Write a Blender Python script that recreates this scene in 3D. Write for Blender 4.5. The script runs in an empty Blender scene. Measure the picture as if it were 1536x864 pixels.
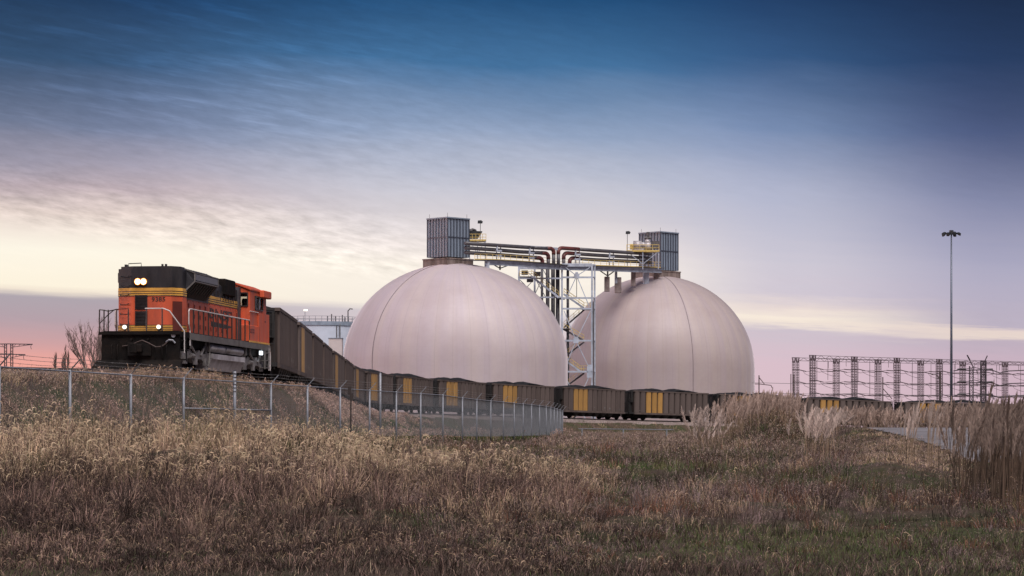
import bpy, math, random
import numpy as np
from mathutils import Vector, Matrix
random.seed(7)
rng = np.random.default_rng(11)
R = math.radians
sc = bpy.context.scene
col = sc.collection
F = 3600.0            # focal length in pixels of the 1536 px wide photograph
CZ = 2.0              # eye height above the site datum

# ------------------------------------------------------------------ camera
cam_d = bpy.data.cameras.new("camera"); cam = bpy.data.objects.new("camera", cam_d); col.objects.link(cam)
cam.location = (0, 0, CZ); cam.rotation_euler = (R(90), 0, 0)
cam_d.sensor_width = 36; cam_d.lens = 36 * F / 1536
cam_d.shift_y = (640 - 432) / 1536
cam_d.clip_start = 1; cam_d.clip_end = 20000
sc.camera = cam

# ------------------------------------------------------------------ colour management, sky, sun
sc.view_settings.view_transform = 'Standard'; sc.view_settings.look = 'None'
sc.view_settings.exposure = 0; sc.view_settings.gamma = 1; sc.view_settings.use_curve_mapping = False

SUN_AZ, SUN_EL = R(158), R(57)     # azimuth from +Y, clockwise seen from above

def lin(c):
    return tuple(((v/255)/12.92 if v/255 <= .04045 else ((v/255+.055)/1.055)**2.4) for v in c)

world = bpy.data.worlds.new("World"); sc.world = world; world.use_nodes = True
nt = world.node_tree; nt.nodes.clear()
def N(tree, typ, **kw):
    n = tree.nodes.new(typ)
    for k, v in kw.items(): setattr(n, k, v)
    return n
def M(op, a, b=None, c=None, tree=None, clamp=False):
    t = tree or nt
    n = t.nodes.new('ShaderNodeMath'); n.operation = op; n.use_clamp = clamp
    for i, v in enumerate((a, b, c)):
        if v is None: continue
        if isinstance(v, (int, float)): n.inputs[i].default_value = v
        else: t.links.new(v, n.inputs[i])
    return n.outputs[0]
def MR(v, a, b, c, d, tree=None, smooth=True):
    t = tree or nt
    n = t.nodes.new('ShaderNodeMapRange'); n.clamp = True
    if smooth: n.interpolation_type = 'SMOOTHSTEP'
    t.links.new(v, n.inputs[0])
    for i, q in enumerate((a, b, c, d)): n.inputs[i+1].default_value = q
    return n.outputs[0]
def ramp(v, stops, tree=None):
    t = tree or nt
    n = t.nodes.new('ShaderNodeValToRGB'); t.links.new(v, n.inputs[0])
    e = n.color_ramp.elements
    while len(e) > 1: e.remove(e[-1])
    e[0].position = stops[0][0]; e[0].color = (*stops[0][1], 1)
    for p, c in stops[1:]:
        q = e.new(p); q.color = (*c, 1)
    return n.outputs[0]
def mixc(f, a, b, tree=None, mode='MIX'):
    t = tree or nt
    n = t.nodes.new('ShaderNodeMix'); n.data_type = 'RGBA'; n.blend_type = mode; n.clamp_factor = True
    if isinstance(f, (int, float)): n.inputs[0].default_value = f
    else: t.links.new(f, n.inputs[0])
    for i, v in ((6, a), (7, b)):
        if isinstance(v, tuple): n.inputs[i].default_value = (*v[:3], 1)
        else: t.links.new(v, n.inputs[i])
    return n.outputs[2]
def comb(x, y, z, tree=None):
    t = tree or nt
    n = t.nodes.new('ShaderNodeCombineXYZ')
    for i, v in enumerate((x, y, z)):
        if isinstance(v, (int, float)): n.inputs[i].default_value = v
        else: t.links.new(v, n.inputs[i])
    return n.outputs[0]
def noise(vec, scale, detail=4, rough=.55, tree=None, lac=2.0):
    t = tree or nt
    n = t.nodes.new('ShaderNodeTexNoise'); t.links.new(vec, n.inputs['Vector'])
    n.inputs['Scale'].default_value = scale; n.inputs['Detail'].default_value = detail
    n.inputs['Roughness'].default_value = rough; n.inputs['Lacunarity'].default_value = lac
    return n.outputs[0]

tc = N(nt, 'ShaderNodeTexCoord'); sx = N(nt, 'ShaderNodeSeparateXYZ'); nt.links.new(tc.outputs['Generated'], sx.inputs[0])
az = M('ARCTAN2', sx.outputs[0], sx.outputs[1]); el = M('ARCSINE', sx.outputs[2])
xx = M('MULTIPLY', az, F); yy = M('MULTIPLY', el, F)
h0 = M('ADD', yy, M('MULTIPLY', M('ADD', M('MINIMUM', M('MAXIMUM', xx, -1200), 1200), 668), .037))
# large wavy cloud layers lying across the glow
p_big = comb(M('MULTIPLY', xx, 1/330), M('MULTIPLY', M('ADD', yy, M('MULTIPLY', xx, .13)), 1/75), 3.3)
n_big = noise(p_big, 1.0, 5, .55)
p_edge = comb(M('MULTIPLY', xx, 1/230), M('MULTIPLY', M('ADD', yy, M('MULTIPLY', xx, .05)), 1/13), 8.1)
n_edge = noise(p_edge, 1.0, 6, .62)
amp = MR(h0, 210, 350, 0, 46)
h1 = M('ADD', h0, M('MULTIPLY', M('SUBTRACT', n_big, .5), amp))
edge_amp = MR(xx, 100, 500, 14, 40)
h2 = M('ADD', h1, M('MULTIPLY', M('SUBTRACT', n_edge, .5), M('MULTIPLY', edge_amp, MR(h0, 250, 420, 1, .2))))
hn = M('MULTIPLY', h2, 1/720)
L_ = [(0,(253,176,148)),(70,(252,174,152)),(92,(240,166,154)),(120,(208,160,161)),(155,(180,158,167)),(190,(174,163,172)),(200,(243,229,211)),(208,(254,243,222)),(260,(255,247,230)),(292,(246,232,220)),(320,(228,210,202)),(352,(192,174,180)),(385,(166,159,176)),(440,(120,130,159)),(540,(52,84,122)),(640,(16,52,92)),(715,(11,43,82))]
M_ = [(0,(232,190,194)),(22,(231,190,194)),(140,(226,203,206)),(190,(212,202,207)),(202,(247,237,225)),(262,(253,243,231)),(292,(240,229,225)),(340,(214,207,212)),(385,(200,199,211)),(462,(146,162,191)),(562,(62,109,154)),(662,(17,69,115)),(715,(12,58,104))]
R_ = [(0,(220,190,197)),(44,(219,190,198)),(134,(217,190,202)),(184,(205,192,204)),(192,(244,229,216)),(205,(248,234,219)),(218,(232,216,212)),(236,(209,199,211)),(284,(206,200,213)),(384,(181,184,207)),(484,(120,140,178)),(584,(46,83,129)),(684,(12,48,92)),(715,(10,42,88))]
R2_ = [(0,(214,182,192)),(44,(212,181,192)),(134,(205,178,193)),(176,(190,174,190)),(183,(232,214,205)),(192,(228,209,203)),(199,(188,176,193)),(284,(176,172,196)),(384,(150,154,190)),(484,(96,112,163)),(584,(40,70,122)),(684,(11,42,88)),(715,(9,38,82))]
cl, cm, cr, cr2 = [ramp(hn, [(p/720, lin(c)) for p, c in s]) for s in (L_, M_, R_, R2_)]
sky = mixc(MR(xx, -620, -120, 0, 1), cl, cm)
sky = mixc(MR(xx, 120, 420, 0, 1), sky, cr)
sky = mixc(MR(xx, 420, 720, 0, 1), sky, cr2)
# mottled high cloud and thin streaks
p_mot = comb(M('MULTIPLY', M('ADD', xx, M('MULTIPLY', yy, .6)), 1/34), M('MULTIPLY', M('ADD', yy, M('MULTIPLY', xx, .12)), 1/9), 1.7)
n_mot = noise(p_mot, 1.0, 5, .62)
hm_ = M('ADD', yy, M('MULTIPLY', M('ADD', xx, 768), .14))
mot_band = M('MULTIPLY', MR(hm_, 285, 325, 0, 1), MR(hm_, 360, 420, 1, .16))
mot = M('MULTIPLY', M('SUBTRACT', n_mot, .5), M('MULTIPLY', mot_band, MR(xx, -300, 50, 1.0, .08)))
p_str = comb(M('MULTIPLY', M('ADD', xx, M('MULTIPLY', yy, -.8)), 1/150), M('MULTIPLY', M('ADD', yy, M('MULTIPLY', xx, .17)), 1/13), 5.2)
n_str = noise(p_str, 1.0, 6, .62)
strk = M('MULTIPLY', MR(n_str, .46, .85, 0, 1), M('MULTIPLY', MR(h0, 380, 500, .05, 1), MR(xx, -450, 0, .7, .07)))
gain = M('ADD', M('ADD', 1, M('MULTIPLY', mot, .95)), M('MULTIPLY', strk, .8))
glow = M('MULTIPLY', M('EXPONENT', M('MULTIPLY', M('POWER', M('DIVIDE', M('ADD', az, R(90)), R(27)), 2), -1)), M('EXPONENT', M('MULTIPLY', M('POWER', M('DIVIDE', M('SUBTRACT', el, R(6)), R(10)), 2), -1)))
p_fin = comb(M('MULTIPLY', M('ADD', xx, M('MULTIPLY', yy, .9)), 1/30), M('MULTIPLY', M('ADD', yy, M('MULTIPLY', xx, .10)), 1/8.5), 7.7)
n_fin = noise(p_fin, 1.0, 4, .6)
gain = M('ADD', gain, M('MULTIPLY', M('SUBTRACT', n_fin, .5), M('MULTIPLY', MR(h0, 330, 420, 0, .36), MR(xx, -250, 350, 1, .3))))
gain = M('ADD', gain, M('MULTIPLY', glow, 16.0))
gain = M('MULTIPLY', gain, M('SUBTRACT', 1, M('MULTIPLY', MR(h0, 230, 520, 0, 1), M('ADD', MR(xx, 300, 780, 0, .5), MR(xx, -450, -780, 0, .25)))))
sky = mixc(1.0, sky, comb(gain, gain, gain), mode='MULTIPLY')
# atmosphere model underneath, low weight
ns = N(nt, 'ShaderNodeTexSky', sky_type='NISHITA', sun_disc=False)
ns.sun_elevation = SUN_EL; ns.sun_rotation = SUN_AZ
bg1 = N(nt, 'ShaderNodeBackground'); nt.links.new(sky, bg1.inputs[0]); bg1.inputs[1].default_value = .97
bg2 = N(nt, 'ShaderNodeBackground'); nt.links.new(ns.outputs[0], bg2.inputs[0]); bg2.inputs[1].default_value = .004
ad = N(nt, 'ShaderNodeAddShader'); nt.links.new(bg1.outputs[0], ad.inputs[0]); nt.links.new(bg2.outputs[0], ad.inputs[1])
wo = N(nt, 'ShaderNodeOutputWorld'); nt.links.new(ad.outputs[0], wo.inputs[0])

sun_d = bpy.data.lights.new("sun", 'SUN'); sun_d.energy = 4.6; sun_d.angle = R(48); sun_d.color = (1, .915, .885)
sun = bpy.data.objects.new("sun", sun_d); col.objects.link(sun)
sdir = Vector((math.sin(SUN_AZ)*math.cos(SUN_EL), math.cos(SUN_AZ)*math.cos(SUN_EL), math.sin(SUN_EL)))
sun.rotation_euler = sdir.to_track_quat('Z', 'Y').to_euler(); sun.location = sdir*200

# ------------------------------------------------------------------ helpers
def W(px, py, D):
    return Vector(((px-768)/F*D, D, CZ+(640-py)/F*D))
class MB:
    def __init__(s): s.v = []; s.f = []; s.m = []; s.k = 0
    def mat(s, k): s.k = k; return s
    def add(s, vs, fs):
        o = len(s.v); s.v += [tuple(v) for v in vs]
        for f in fs: s.f.append(tuple(i+o for i in f)); s.m.append(s.k)
        return s
    def box(s, x0, x1, y0, y1, z0, z1):
        return s.add([(x0,y0,z0),(x1,y0,z0),(x1,y1,z0),(x0,y1,z0),(x0,y0,z1),(x1,y0,z1),(x1,y1,z1),(x0,y1,z1)],
                     [(0,3,2,1),(4,5,6,7),(0,1,5,4),(1,2,6,5),(2,3,7,6),(3,0,4,7)])
    def bar(s, p, q, w, h=None, up=(0,0,1)):
        p, q = Vector(p), Vector(q); h = h or w
        d = (q-p).normalized(); u = Vector(up)
        if abs(d.dot(u)) > .95: u = Vector((0,1,0)) if abs(d.y) < .9 else Vector((1,0,0))
        a = d.cross(u).normalized()*(w/2); b = a.cross(d).normalized()*(h/2)
        vs = [p-a-b, p+a-b, p+a+b, p-a+b, q-a-b, q+a-b, q+a+b, q-a+b]
        return s.add(vs, [(0,1,2,3),(7,6,5,4),(0,4,5,1),(1,5,6,2),(2,6,7,3),(3,7,4,0)])
    def path(s, pts, r, n=6, caps=True):
        pts = [Vector(p) for p in pts]; rs = r if isinstance(r, (list, tuple)) else [r]*len(pts)
        vs = []; fs = []; prev = None
        for i, p in enumerate(pts):
            d = (pts[min(i+1, len(pts)-1)]-pts[max(i-1, 0)]).normalized()
            if prev is None:
                u = Vector((0,0,1)) if abs(d.z) < .9 else Vector((1,0,0))
                a = d.cross(u).normalized()
            else: a = (prev - d*prev.dot(d)).normalized()
            prev = a; b = d.cross(a)
            for k in range(n):
                t = 2*math.pi*k/n; vs.append(p+(a*math.cos(t)+b*math.sin(t))*rs[i])
        for i in range(len(pts)-1):
            for k in range(n):
                k2 = (k+1) % n; fs.append((i*n+k, i*n+k2, (i+1)*n+k2, (i+1)*n+k))
        if caps: fs.append(tuple(range(n))[::-1]); fs.append(tuple((len(pts)-1)*n+k for k in range(n)))
        return s.add(vs, fs)
    def tube(s, p, q, r, n=6, r2=None, caps=True): return s.path([p, q], [r, r if r2 is None else r2], n, caps)
    def prism(s, poly, z0, z1):            # plan polygon (counter clockwise) extruded upwards
        n = len(poly); vs = [(x,y,z0) for x,y in poly]+[(x,y,z1) for x,y in poly]
        fs = [tuple(range(n))[::-1], tuple(range(n,2*n))]+[(i,(i+1)%n,(i+1)%n+n,i+n) for i in range(n)]
        return s.add(vs, fs)
    def extr(s, prof, y0, y1):             # x,z profile extruded along y
        n = len(prof); vs = [(x,y0,z) for x,z in prof]+[(x,y1,z) for x,z in prof]
        fs = [tuple(range(n)), tuple(range(n,2*n))[::-1]]+[((i+1)%n,i,i+n,(i+1)%n+n) for i in range(n)]
        return s.add(vs, fs)
    def lathe(s, prof, n=32, c=(0,0)):
        vs = []; fs = []
        for r, z in prof:
            for k in range(n):
                t = 2*math.pi*k/n; vs.append((c[0]+r*math.cos(t), c[1]+r*math.sin(t), z))
        for i in range(len(prof)-1):
            for k in range(n):
                k2 = (k+1)%n; fs.append((i*n+k, i*n+k2, (i+1)*n+k2, (i+1)*n+k))
        return s.add(vs, fs)
    def mesh(s, name, mats, smooth=False):
        me = bpy.data.meshes.new(name); me.from_pydata(s.v, [], s.f)
        for m in (mats if isinstance(mats, (list, tuple)) else [mats]): me.materials.append(m)
        me.polygons.foreach_set('material_index', s.m)
        if smooth: me.polygons.foreach_set('use_smooth', [True]*len(s.f))
        me.update(); return me
    def build(s, name, mats, parent=None, smooth=False, bevel=0):
        o = bpy.data.objects.new(name, s.mesh(name, mats, smooth)); col.objects.link(o)
        if parent: o.parent = parent
        if bevel:
            b = o.modifiers.new('bevel', 'BEVEL'); b.width = bevel; b.segments = 1; b.limit_method = 'ANGLE'
        return o
def tag(o, label=None, cat=None, group=None, kind=None):
    for k, v in (('label', label), ('category', cat), ('group', group), ('kind', kind)):
        if v: o[k] = v
    return o
def empty(name, loc=(0,0,0), rz=0, label=None, cat=None, group=None):
    o = bpy.data.objects.new(name, None); col.objects.link(o); o.location = loc; o.rotation_euler.z = rz
    o.empty_display_size = .3
    return tag(o, label, cat, group)
def inst(name, me, parent, loc=(0,0,0), rot=(0,0,0)):
    o = bpy.data.objects.new(name, me); col.objects.link(o); o.location = loc; o.rotation_euler = rot
    if parent: o.parent = parent
    return o
KIDS = {}
def copy_tree(o, parent=None):
    c = o.copy(); col.objects.link(c); c.parent = parent
    for ch in [x for x in bpy.data.objects if x.parent == o]: copy_tree(ch, c)
    return c
def text_mesh(txt, size, ext, m, parent, loc, rot, name, font_scale=1.0, mirror=False):
    cu = bpy.data.curves.new(name, 'FONT'); cu.body = txt; cu.size = size; cu.extrude = ext; cu.align_x = 'CENTER'; cu.align_y = 'CENTER'
    cu.offset = .012*size; cu.resolution_u = 3
    t = bpy.data.objects.new(name+'_src', cu); col.objects.link(t)
    dg = bpy.context.evaluated_depsgraph_get(); me = bpy.data.meshes.new_from_object(t.evaluated_get(dg))
    bpy.data.objects.remove(t); bpy.data.curves.remove(cu)
    me.name = name; me.materials.clear(); me.materials.append(m)
    o = inst(name, me, parent, loc, rot); o.scale = (font_scale, 1, 1)
    return o

# ------------------------------------------------------------------ materials
def mk(name, c, rough=.6, metal=0.0, var=.18, scale=2.0, bump=0.0, spec=.5, dirt=None, dirt_amt=.5, dirt_scale=.8, stretch=(1,1,1), coat=0, orand=0):
    m = bpy.data.materials.new(name); m.use_nodes = True; t = m.node_tree
    b = t.nodes['Principled BSDF']; b.inputs['Roughness'].default_value = rough; b.inputs['Metallic'].default_value = metal
    b.inputs['Specular IOR Level'].default_value = spec; b.inputs['Coat Weight'].default_value = coat; b.inputs['Coat Roughness'].default_value = .25
    g = N(t, 'ShaderNodeTexCoord'); mp = N(t, 'ShaderNodeMapping'); t.links.new(g.outputs['Object'], mp.inputs[0]); mp.inputs['Scale'].default_value = stretch
    n1 = noise(mp.outputs[0], scale, 6, .6, t)
    lo = tuple(v*(1-var) for v in c); hi = tuple(min(1, v*(1+var)) for v in c)
    cc = mixc(MR(n1, .3, .7, 0, 1, t), lo, hi, t)
    if dirt:
        n2 = noise(mp.outputs[0], dirt_scale, 7, .65, t)
        cc = mixc(M('MULTIPLY', MR(n2, .42, .72, 0, 1, t), dirt_amt, tree=t), cc, dirt, t)
    if orand:
        oi = N(t, 'ShaderNodeObjectInfo'); f_ = MR(oi.outputs['Random'], 0, 1, 1-orand, 1+orand, t, False)
        cc = mixc(1.0, cc, comb(f_, f_, f_, t), t, 'MULTIPLY')
    t.links.new(cc, b.inputs['Base Color'])
    rr = MR(n1, .2, .8, max(0, rough-.1), min(1, rough+.12), t); t.links.new(rr, b.inputs['Roughness'])
    if bump:
        bn = N(t, 'ShaderNodeBump'); bn.inputs['Strength'].default_value = bump; bn.inputs['Distance'].default_value = .05
        t.links.new(noise(mp.outputs[0], scale*6, 5, .6, t), bn.inputs['Height']); t.links.new(bn.outputs[0], b.inputs['Normal'])
    return m
def emit(name, c, s):
    m = bpy.data.materials.new(name); m.use_nodes = True; b = m.node_tree.nodes['Principled BSDF']
    b.inputs['Base Color'].default_value = (*c, 1); b.inputs['Emission Color'].default_value = (*c, 1); b.inputs['Emission Strength'].default_value = s
    return m
ORANGE = mk('orange_paint', (.55,.098,.042), .5, 0, .12, 1.2, 0, .25, (.22,.06,.045), .6, .9, (1,1,.35))
YELLOW = mk('yellow_paint', (.62,.33,.065), .5, 0, .12, 1.5, 0, .25, (.2,.1,.04), .45, 1.0, (1,1,.4))
BLACKP = mk('black_paint', (.022,.021,.025), .5, 0, .3, 1.5, 0, .22, (.055,.048,.045), .5, .8, (1,1,.4))
BLACK = mk('black_grimy_steel', (.008,.007,.007), .75, 0, .4, 3, .2, .1, (.022,.015,.012), .6, 1.2)
DARKHOLE = mk('dark_grille', (.012,.006,.006), .8, 0, .2, 4)
SILL = mk('grey_sill_steel', (.13,.12,.115), .55, 0, .3, 2, .1, .4, (.05,.035,.03), .7, 1.6)
SILVER = mk('silver_tank_paint', (.43,.41,.43), .45, .15, .2, 1.5, .1, .5, (.1,.075,.065), .65, 1.1)
WHITE = mk('white_rail_paint', (.52,.49,.49), .45, 0, .1, 4, 0, .5, (.35,.25,.22), .4, 3)
LETTER = mk('black_letter_paint', (.03,.022,.02), .5)
GLASS = bpy.data.materials.new('cab_glass'); GLASS.use_nodes = True
_t = GLASS.node_tree; _t.nodes.clear()
_o = N(_t,'ShaderNodeOutputMaterial'); _mx = N(_t,'ShaderNodeMixShader'); _tr = N(_t,'ShaderNodeBsdfTransparent'); _gl = N(_t,'ShaderNodeBsdfGlossy'); _fr = N(_t,'ShaderNodeFresnel')
_tr.inputs[0].default_value = (.86,.84,.8,1); _gl.inputs['Roughness'].default_value = .03
_t.links.new(_fr.outputs[0], _mx.inputs[0]); _t.links.new(_tr.outputs[0], _mx.inputs[1]); _t.links.new(_gl.outputs[0], _mx.inputs[2]); _t.links.new(_mx.outputs[0], _o.inputs[0])
LAMP = emit('lit_lamp', (1,.86,.62), 9); LAMP2 = emit('lit_lamp_soft', (1,.9,.74), 1.3); LAMP3 = emit('lit_step_lamp', (.85,.93,1), 3)
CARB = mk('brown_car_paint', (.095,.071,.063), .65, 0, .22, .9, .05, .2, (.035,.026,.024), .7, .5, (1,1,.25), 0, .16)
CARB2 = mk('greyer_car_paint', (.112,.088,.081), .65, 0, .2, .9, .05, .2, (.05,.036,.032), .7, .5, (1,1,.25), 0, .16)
CARD = mk('car_recess_shade', (.036,.027,.025), .7, 0, .25, .9, .05, .2, (.02,.016,.015), .6, .5, (1,1,.25))  # darker than the ribs: shadow between them is put into the colour
CARY = mk('car_yellow_panel', (.40,.225,.07), .5, 0, .18, 1.2, 0, .4, (.14,.075,.03), .75, .9, (1,1,.3), 0, .14)
CARS = mk('car_end_black', (.012,.011,.011), .7, 0, .3, 2)
COAL = mk('coal', (.010,.010,.012), .8, 0, .5, 3, 1.0, .3)
STEEL = mk('galvanised_steel', (.25,.265,.305), .5, .15, .16, 6, .05, .5, (.2,.2,.22), .4, 4)
WIRE = mk('wire', (.17,.18,.20), .5, .3, .15, 3)
BARB = mk('barbed_wire', (.2,.19,.19), .5, .5, .2, 3)
BLUEST = mk('blue_grey_structural_paint', (.40,.45,.54), .5, 0, .15, 1.0, 0, .5, (.16,.15,.16), .4, .6)
GREYST = mk('grey_dark_steel', (.085,.082,.088), .55, 0, .25, 1.5)
RUSTPIPE = mk('dark_red_pipe', (.13,.035,.032), .5, 0, .25, 1.2, 0, .5, (.05,.03,.03), .5, .8)
DKPIPE = mk('dark_conveying_pipe', (.075,.075,.088), .45, 0, .25, 1.0, 0, .5, (.1,.07,.06), .4, .8)
YEL = mk('safety_yellow', (.66,.50,.17), .5, 0, .15, 2, 0, .5, (.3,.2,.08), .4, 2)
CLAD = mk('blue_grey_metal_cladding', (.19,.235,.30), .5, .0, .14, .8, 0, .5, (.12,.14,.18), .5, .5, (1,1,.2))
CLADL = mk('cladding_rib_dark', (.055,.065,.09), .5, .2, .15, 2)
CONC = mk('streaked_concrete', (.19,.152,.14), .8, 0, .3, 1.6, .2, .3, (.06,.042,.034), .75, 1.1, (1,1,.08))
TANKW = mk('white_tank_paint', (.50,.56,.66), .45, 0, .05, .5)
TANKG = mk('tank_rim_grey', (.22,.27,.34), .5, 0, .15, 1)
BEIGE = mk('beige_panel', (.52,.47,.47), .6, 0, .06, .5)
MASTM = mk('mast_steel', (.10,.12,.16), .45, .4, .15, 1)
FLOOD = mk('floodlight_dark', (.02,.025,.03), .5, 0, .2, 2)
LATT = mk('lattice_steel', (.085,.062,.072), .6, .2, .15, .5)
LATTD = mk('lattice_dark', (.05,.04,.05), .6, .2, .15, .5)
WOOD = mk('pole_wood', (.08,.06,.06), .8, 0, .25, 1, 0, .3)
RAILM = mk('rail_steel', (.12,.09,.075), .4, .6, .25, 2)
SLEEP = mk('sleeper_wood', (.07,.055,.045), .9, 0, .3, 2)
BALL = mk('ballast_stone', (.23,.185,.175), .95, 0, .4, 5, 1.0, .2, (.11,.085,.08), .6, .6)
ROADM = mk('worn_concrete_road', (.175,.165,.18), .85, 0, .16, .5, .25, .2, (.10,.092,.095), .7, .22)
GRAV = (.20,.16,.15)
TWIG = mk('bare_twig_bark', (.17,.125,.115), .9, 0, .3, 3)

CABLE = mk('grey_cable', (.14,.115,.125), .6)
# dome membrane: pale pink-grey with streaks running down the meridians
def dome_mat(name, tint):
    m = bpy.data.materials.new(name); m.use_nodes = True; t = m.node_tree; b = t.nodes['Principled BSDF']
    g = N(t,'ShaderNodeTexCoord'); s = N(t,'ShaderNodeSeparateXYZ'); t.links.new(g.outputs['Object'], s.inputs[0])
    ang = M('ARCTAN2', s.outputs[1], s.outputs[0], tree=t)
    ca = M('COSINE', ang, tree=t); sa = M('SINE', ang, tree=t)
    v1 = comb(M('MULTIPLY', ca, 9, tree=t), M('MULTIPLY', sa, 9, tree=t), M('MULTIPLY', s.outputs[2], .012, tree=t), t)
    v2 = comb(M('MULTIPLY', ca, 34, tree=t), M('MULTIPLY', sa, 34, tree=t), M('MULTIPLY', s.outputs[2], .03, tree=t), t)
    n1 = noise(v1, 1, 3, .6, t); n2 = noise(v2, 1, 3, .6, t); n3 = noise(g.outputs['Object'], .09, 5, .6, t); n4 = noise(g.outputs['Object'], 2.2, 4, .6, t)
    c = mixc(MR(n1, .36, .64, 0, 1, t), tuple(v*k for v, k in zip(tint, (.97,.955,1.0))), tuple(v*k for v, k in zip(tint, (1.03,1.015,.98))), t)
    c = mixc(M('MULTIPLY', MR(n2, .54, .72, 0, 1, t), .17, tree=t), c, tuple(v*k for v, k in zip(tint, (.63,.60,.72))), t)
    c = mixc(M('MULTIPLY', MR(n2, .46, .28, 0, 1, t), .15, tree=t), c, tuple(v*k for v, k in zip(tint, (1.18,1.08,.88))), t)
    c = mixc(M('MULTIPLY', MR(n3, .42, .68, 0, 1, t), .5, tree=t), c, tuple(v*k for v, k in zip(tint, (.8,.74,.72))), t)
    sm = M('ABSOLUTE', M('SINE', M('MULTIPLY', ang, 20, tree=t), tree=t), tree=t)
    c = mixc(MR(sm, .0, .07, .34, 0, t), c, tuple(v*.5 for v in tint), t)
    hz = M('ABSOLUTE', M('SINE', M('MULTIPLY', s.outputs[2], 1.9, tree=t), tree=t), tree=t)
    c = mixc(MR(hz, .0, .10, .10, 0, t), c, tuple(v*.6 for v in tint), t)
    c = mixc(M('MULTIPLY', MR(n4, .3, .7, 0, 1, t), .12, tree=t), c, tuple(v*.72 for v in tint), t)
    t.links.new(c, b.inputs['Base Color']); b.inputs['Roughness'].default_value = .5; b.inputs['Specular IOR Level'].default_value = .45
    b.inputs['Sheen Weight'].default_value = .6; b.inputs['Sheen Roughness'].default_value = .3; b.inputs['Sheen Tint'].default_value = (.95,.9,.97,1)
    return m
DOME1 = dome_mat('dome_membrane', (.45,.40,.418)); DOME2 = dome_mat('dome_membrane_browner', (.385,.332,.332))

# ------------------------------------------------------------------ track line, terrain
HEAD = R(6.84)
LO = W(211, 556, 100); LAT = Vector((math.cos(HEAD), -math.sin(HEAD), 0)); AX = Vector((math.sin(HEAD), math.cos(HEAD), 0))
BPX = [(415,119.5,6.05),(446,136,6.05),(468,152.3,6.05),(484,168.3,6.02),(498,184,5.95),(517,200,5.76),(530,215.5,5.58),(547,231,5.45),(592,247,5.35),(653,262,5.25),
       (733,277,5.10),(838,290,4.90),(943,303,4.68),(1070,313,4.40),(1200,322,3.95),(1345,328,3.48),(1513,331,3.22),(1690,333,3.05)]
CARTOP = 3.78
side_pts = [Vector(((px-768)/F*D, D, CZ+zt-CARTOP)) for px, D, zt in BPX]
ctr = []
for i, p in enumerate(side_pts):
    d = (side_pts[min(i+1, len(side_pts)-1)]-side_pts[max(i-1,0)]); d.z = 0; d.normalize()
    ctr.append(p - Vector((d.y, -d.x, 0))*1.55)
track = [LO + AX*t for t in (-110,-80,-50,-25,0,9)]
for q, dz in zip(track, (-2.2,-1.6,-.95,-.42,0,0)): q.z = LO.z+dz
track += ctr
track += [Vector((130,328,CZ-.85)), Vector((180,310,CZ-.95))]
def catmull(P, n=8):
    out = []
    for i in range(len(P)-1):
        a, b, c, d = P[max(i-1,0)], P[i], P[i+1], P[min(i+2, len(P)-1)]
        for k in range(n):
            t = k/n
            out.append(.5*((2*b)+(c-a)*t+(2*a-5*b+4*c-d)*t*t+(-a+3*b-3*c+d)*t**3))
    out.append(P[-1]); return out
TR = catmull(track, 8)
TA = np.array([tuple(p) for p in TR])
def track_near(x, y):
    x = np.asarray(x, float); y = np.asarray(y, float)
    best = np.full(x.shape, 1e9); bz = np.zeros(x.shape); sgn = np.zeros(x.shape)
    for i in range(0, len(TA)-1):
        ax, ay, az_ = TA[i]; bx, by, bz_ = TA[i+1]; dx, dy = bx-ax, by-ay; L = dx*dx+dy*dy+1e-9
        t = np.clip(((x-ax)*dx+(y-ay)*dy)/L, 0, 1); d = np.hypot(x-ax-t*dx, y-ay-t*dy)
        m = d < best; best = np.where(m, d, best); bz = np.where(m, az_+t*(bz_-az_), bz)
        sgn = np.where(m, (x-ax)*dy-(y-ay)*dx, sgn)
    return best, bz, sgn
def sstep(a, b, v): t = np.clip((v-a)/(b-a), 0, 1); return t*t*(3-2*t)
def vnoise(x, y, seed=0):
    s = np.zeros(np.shape(x)); rs = np.random.default_rng(seed)
    for k in range(7):
        a = rs.uniform(0, 2*math.pi); f = .5*1.55**k*(.8+.4*rs.random()); p = rs.uniform(0, 6.28)
        s = s + np.sin((x*math.cos(a)+y*math.sin(a))*f+p+1.7*np.sin((x*math.sin(a)-y*math.cos(a))*f*.6+p*2))*(.75**k)
    return s/2.6
ROAD_D0, ROAD_D1 = 70.0, 132.0
def road_left(D): return (np.interp(D, [70,72,132], [1462,1450,1297])-768)/F*D
def road_z(D): return -1.02+(D-70)*.0158
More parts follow.
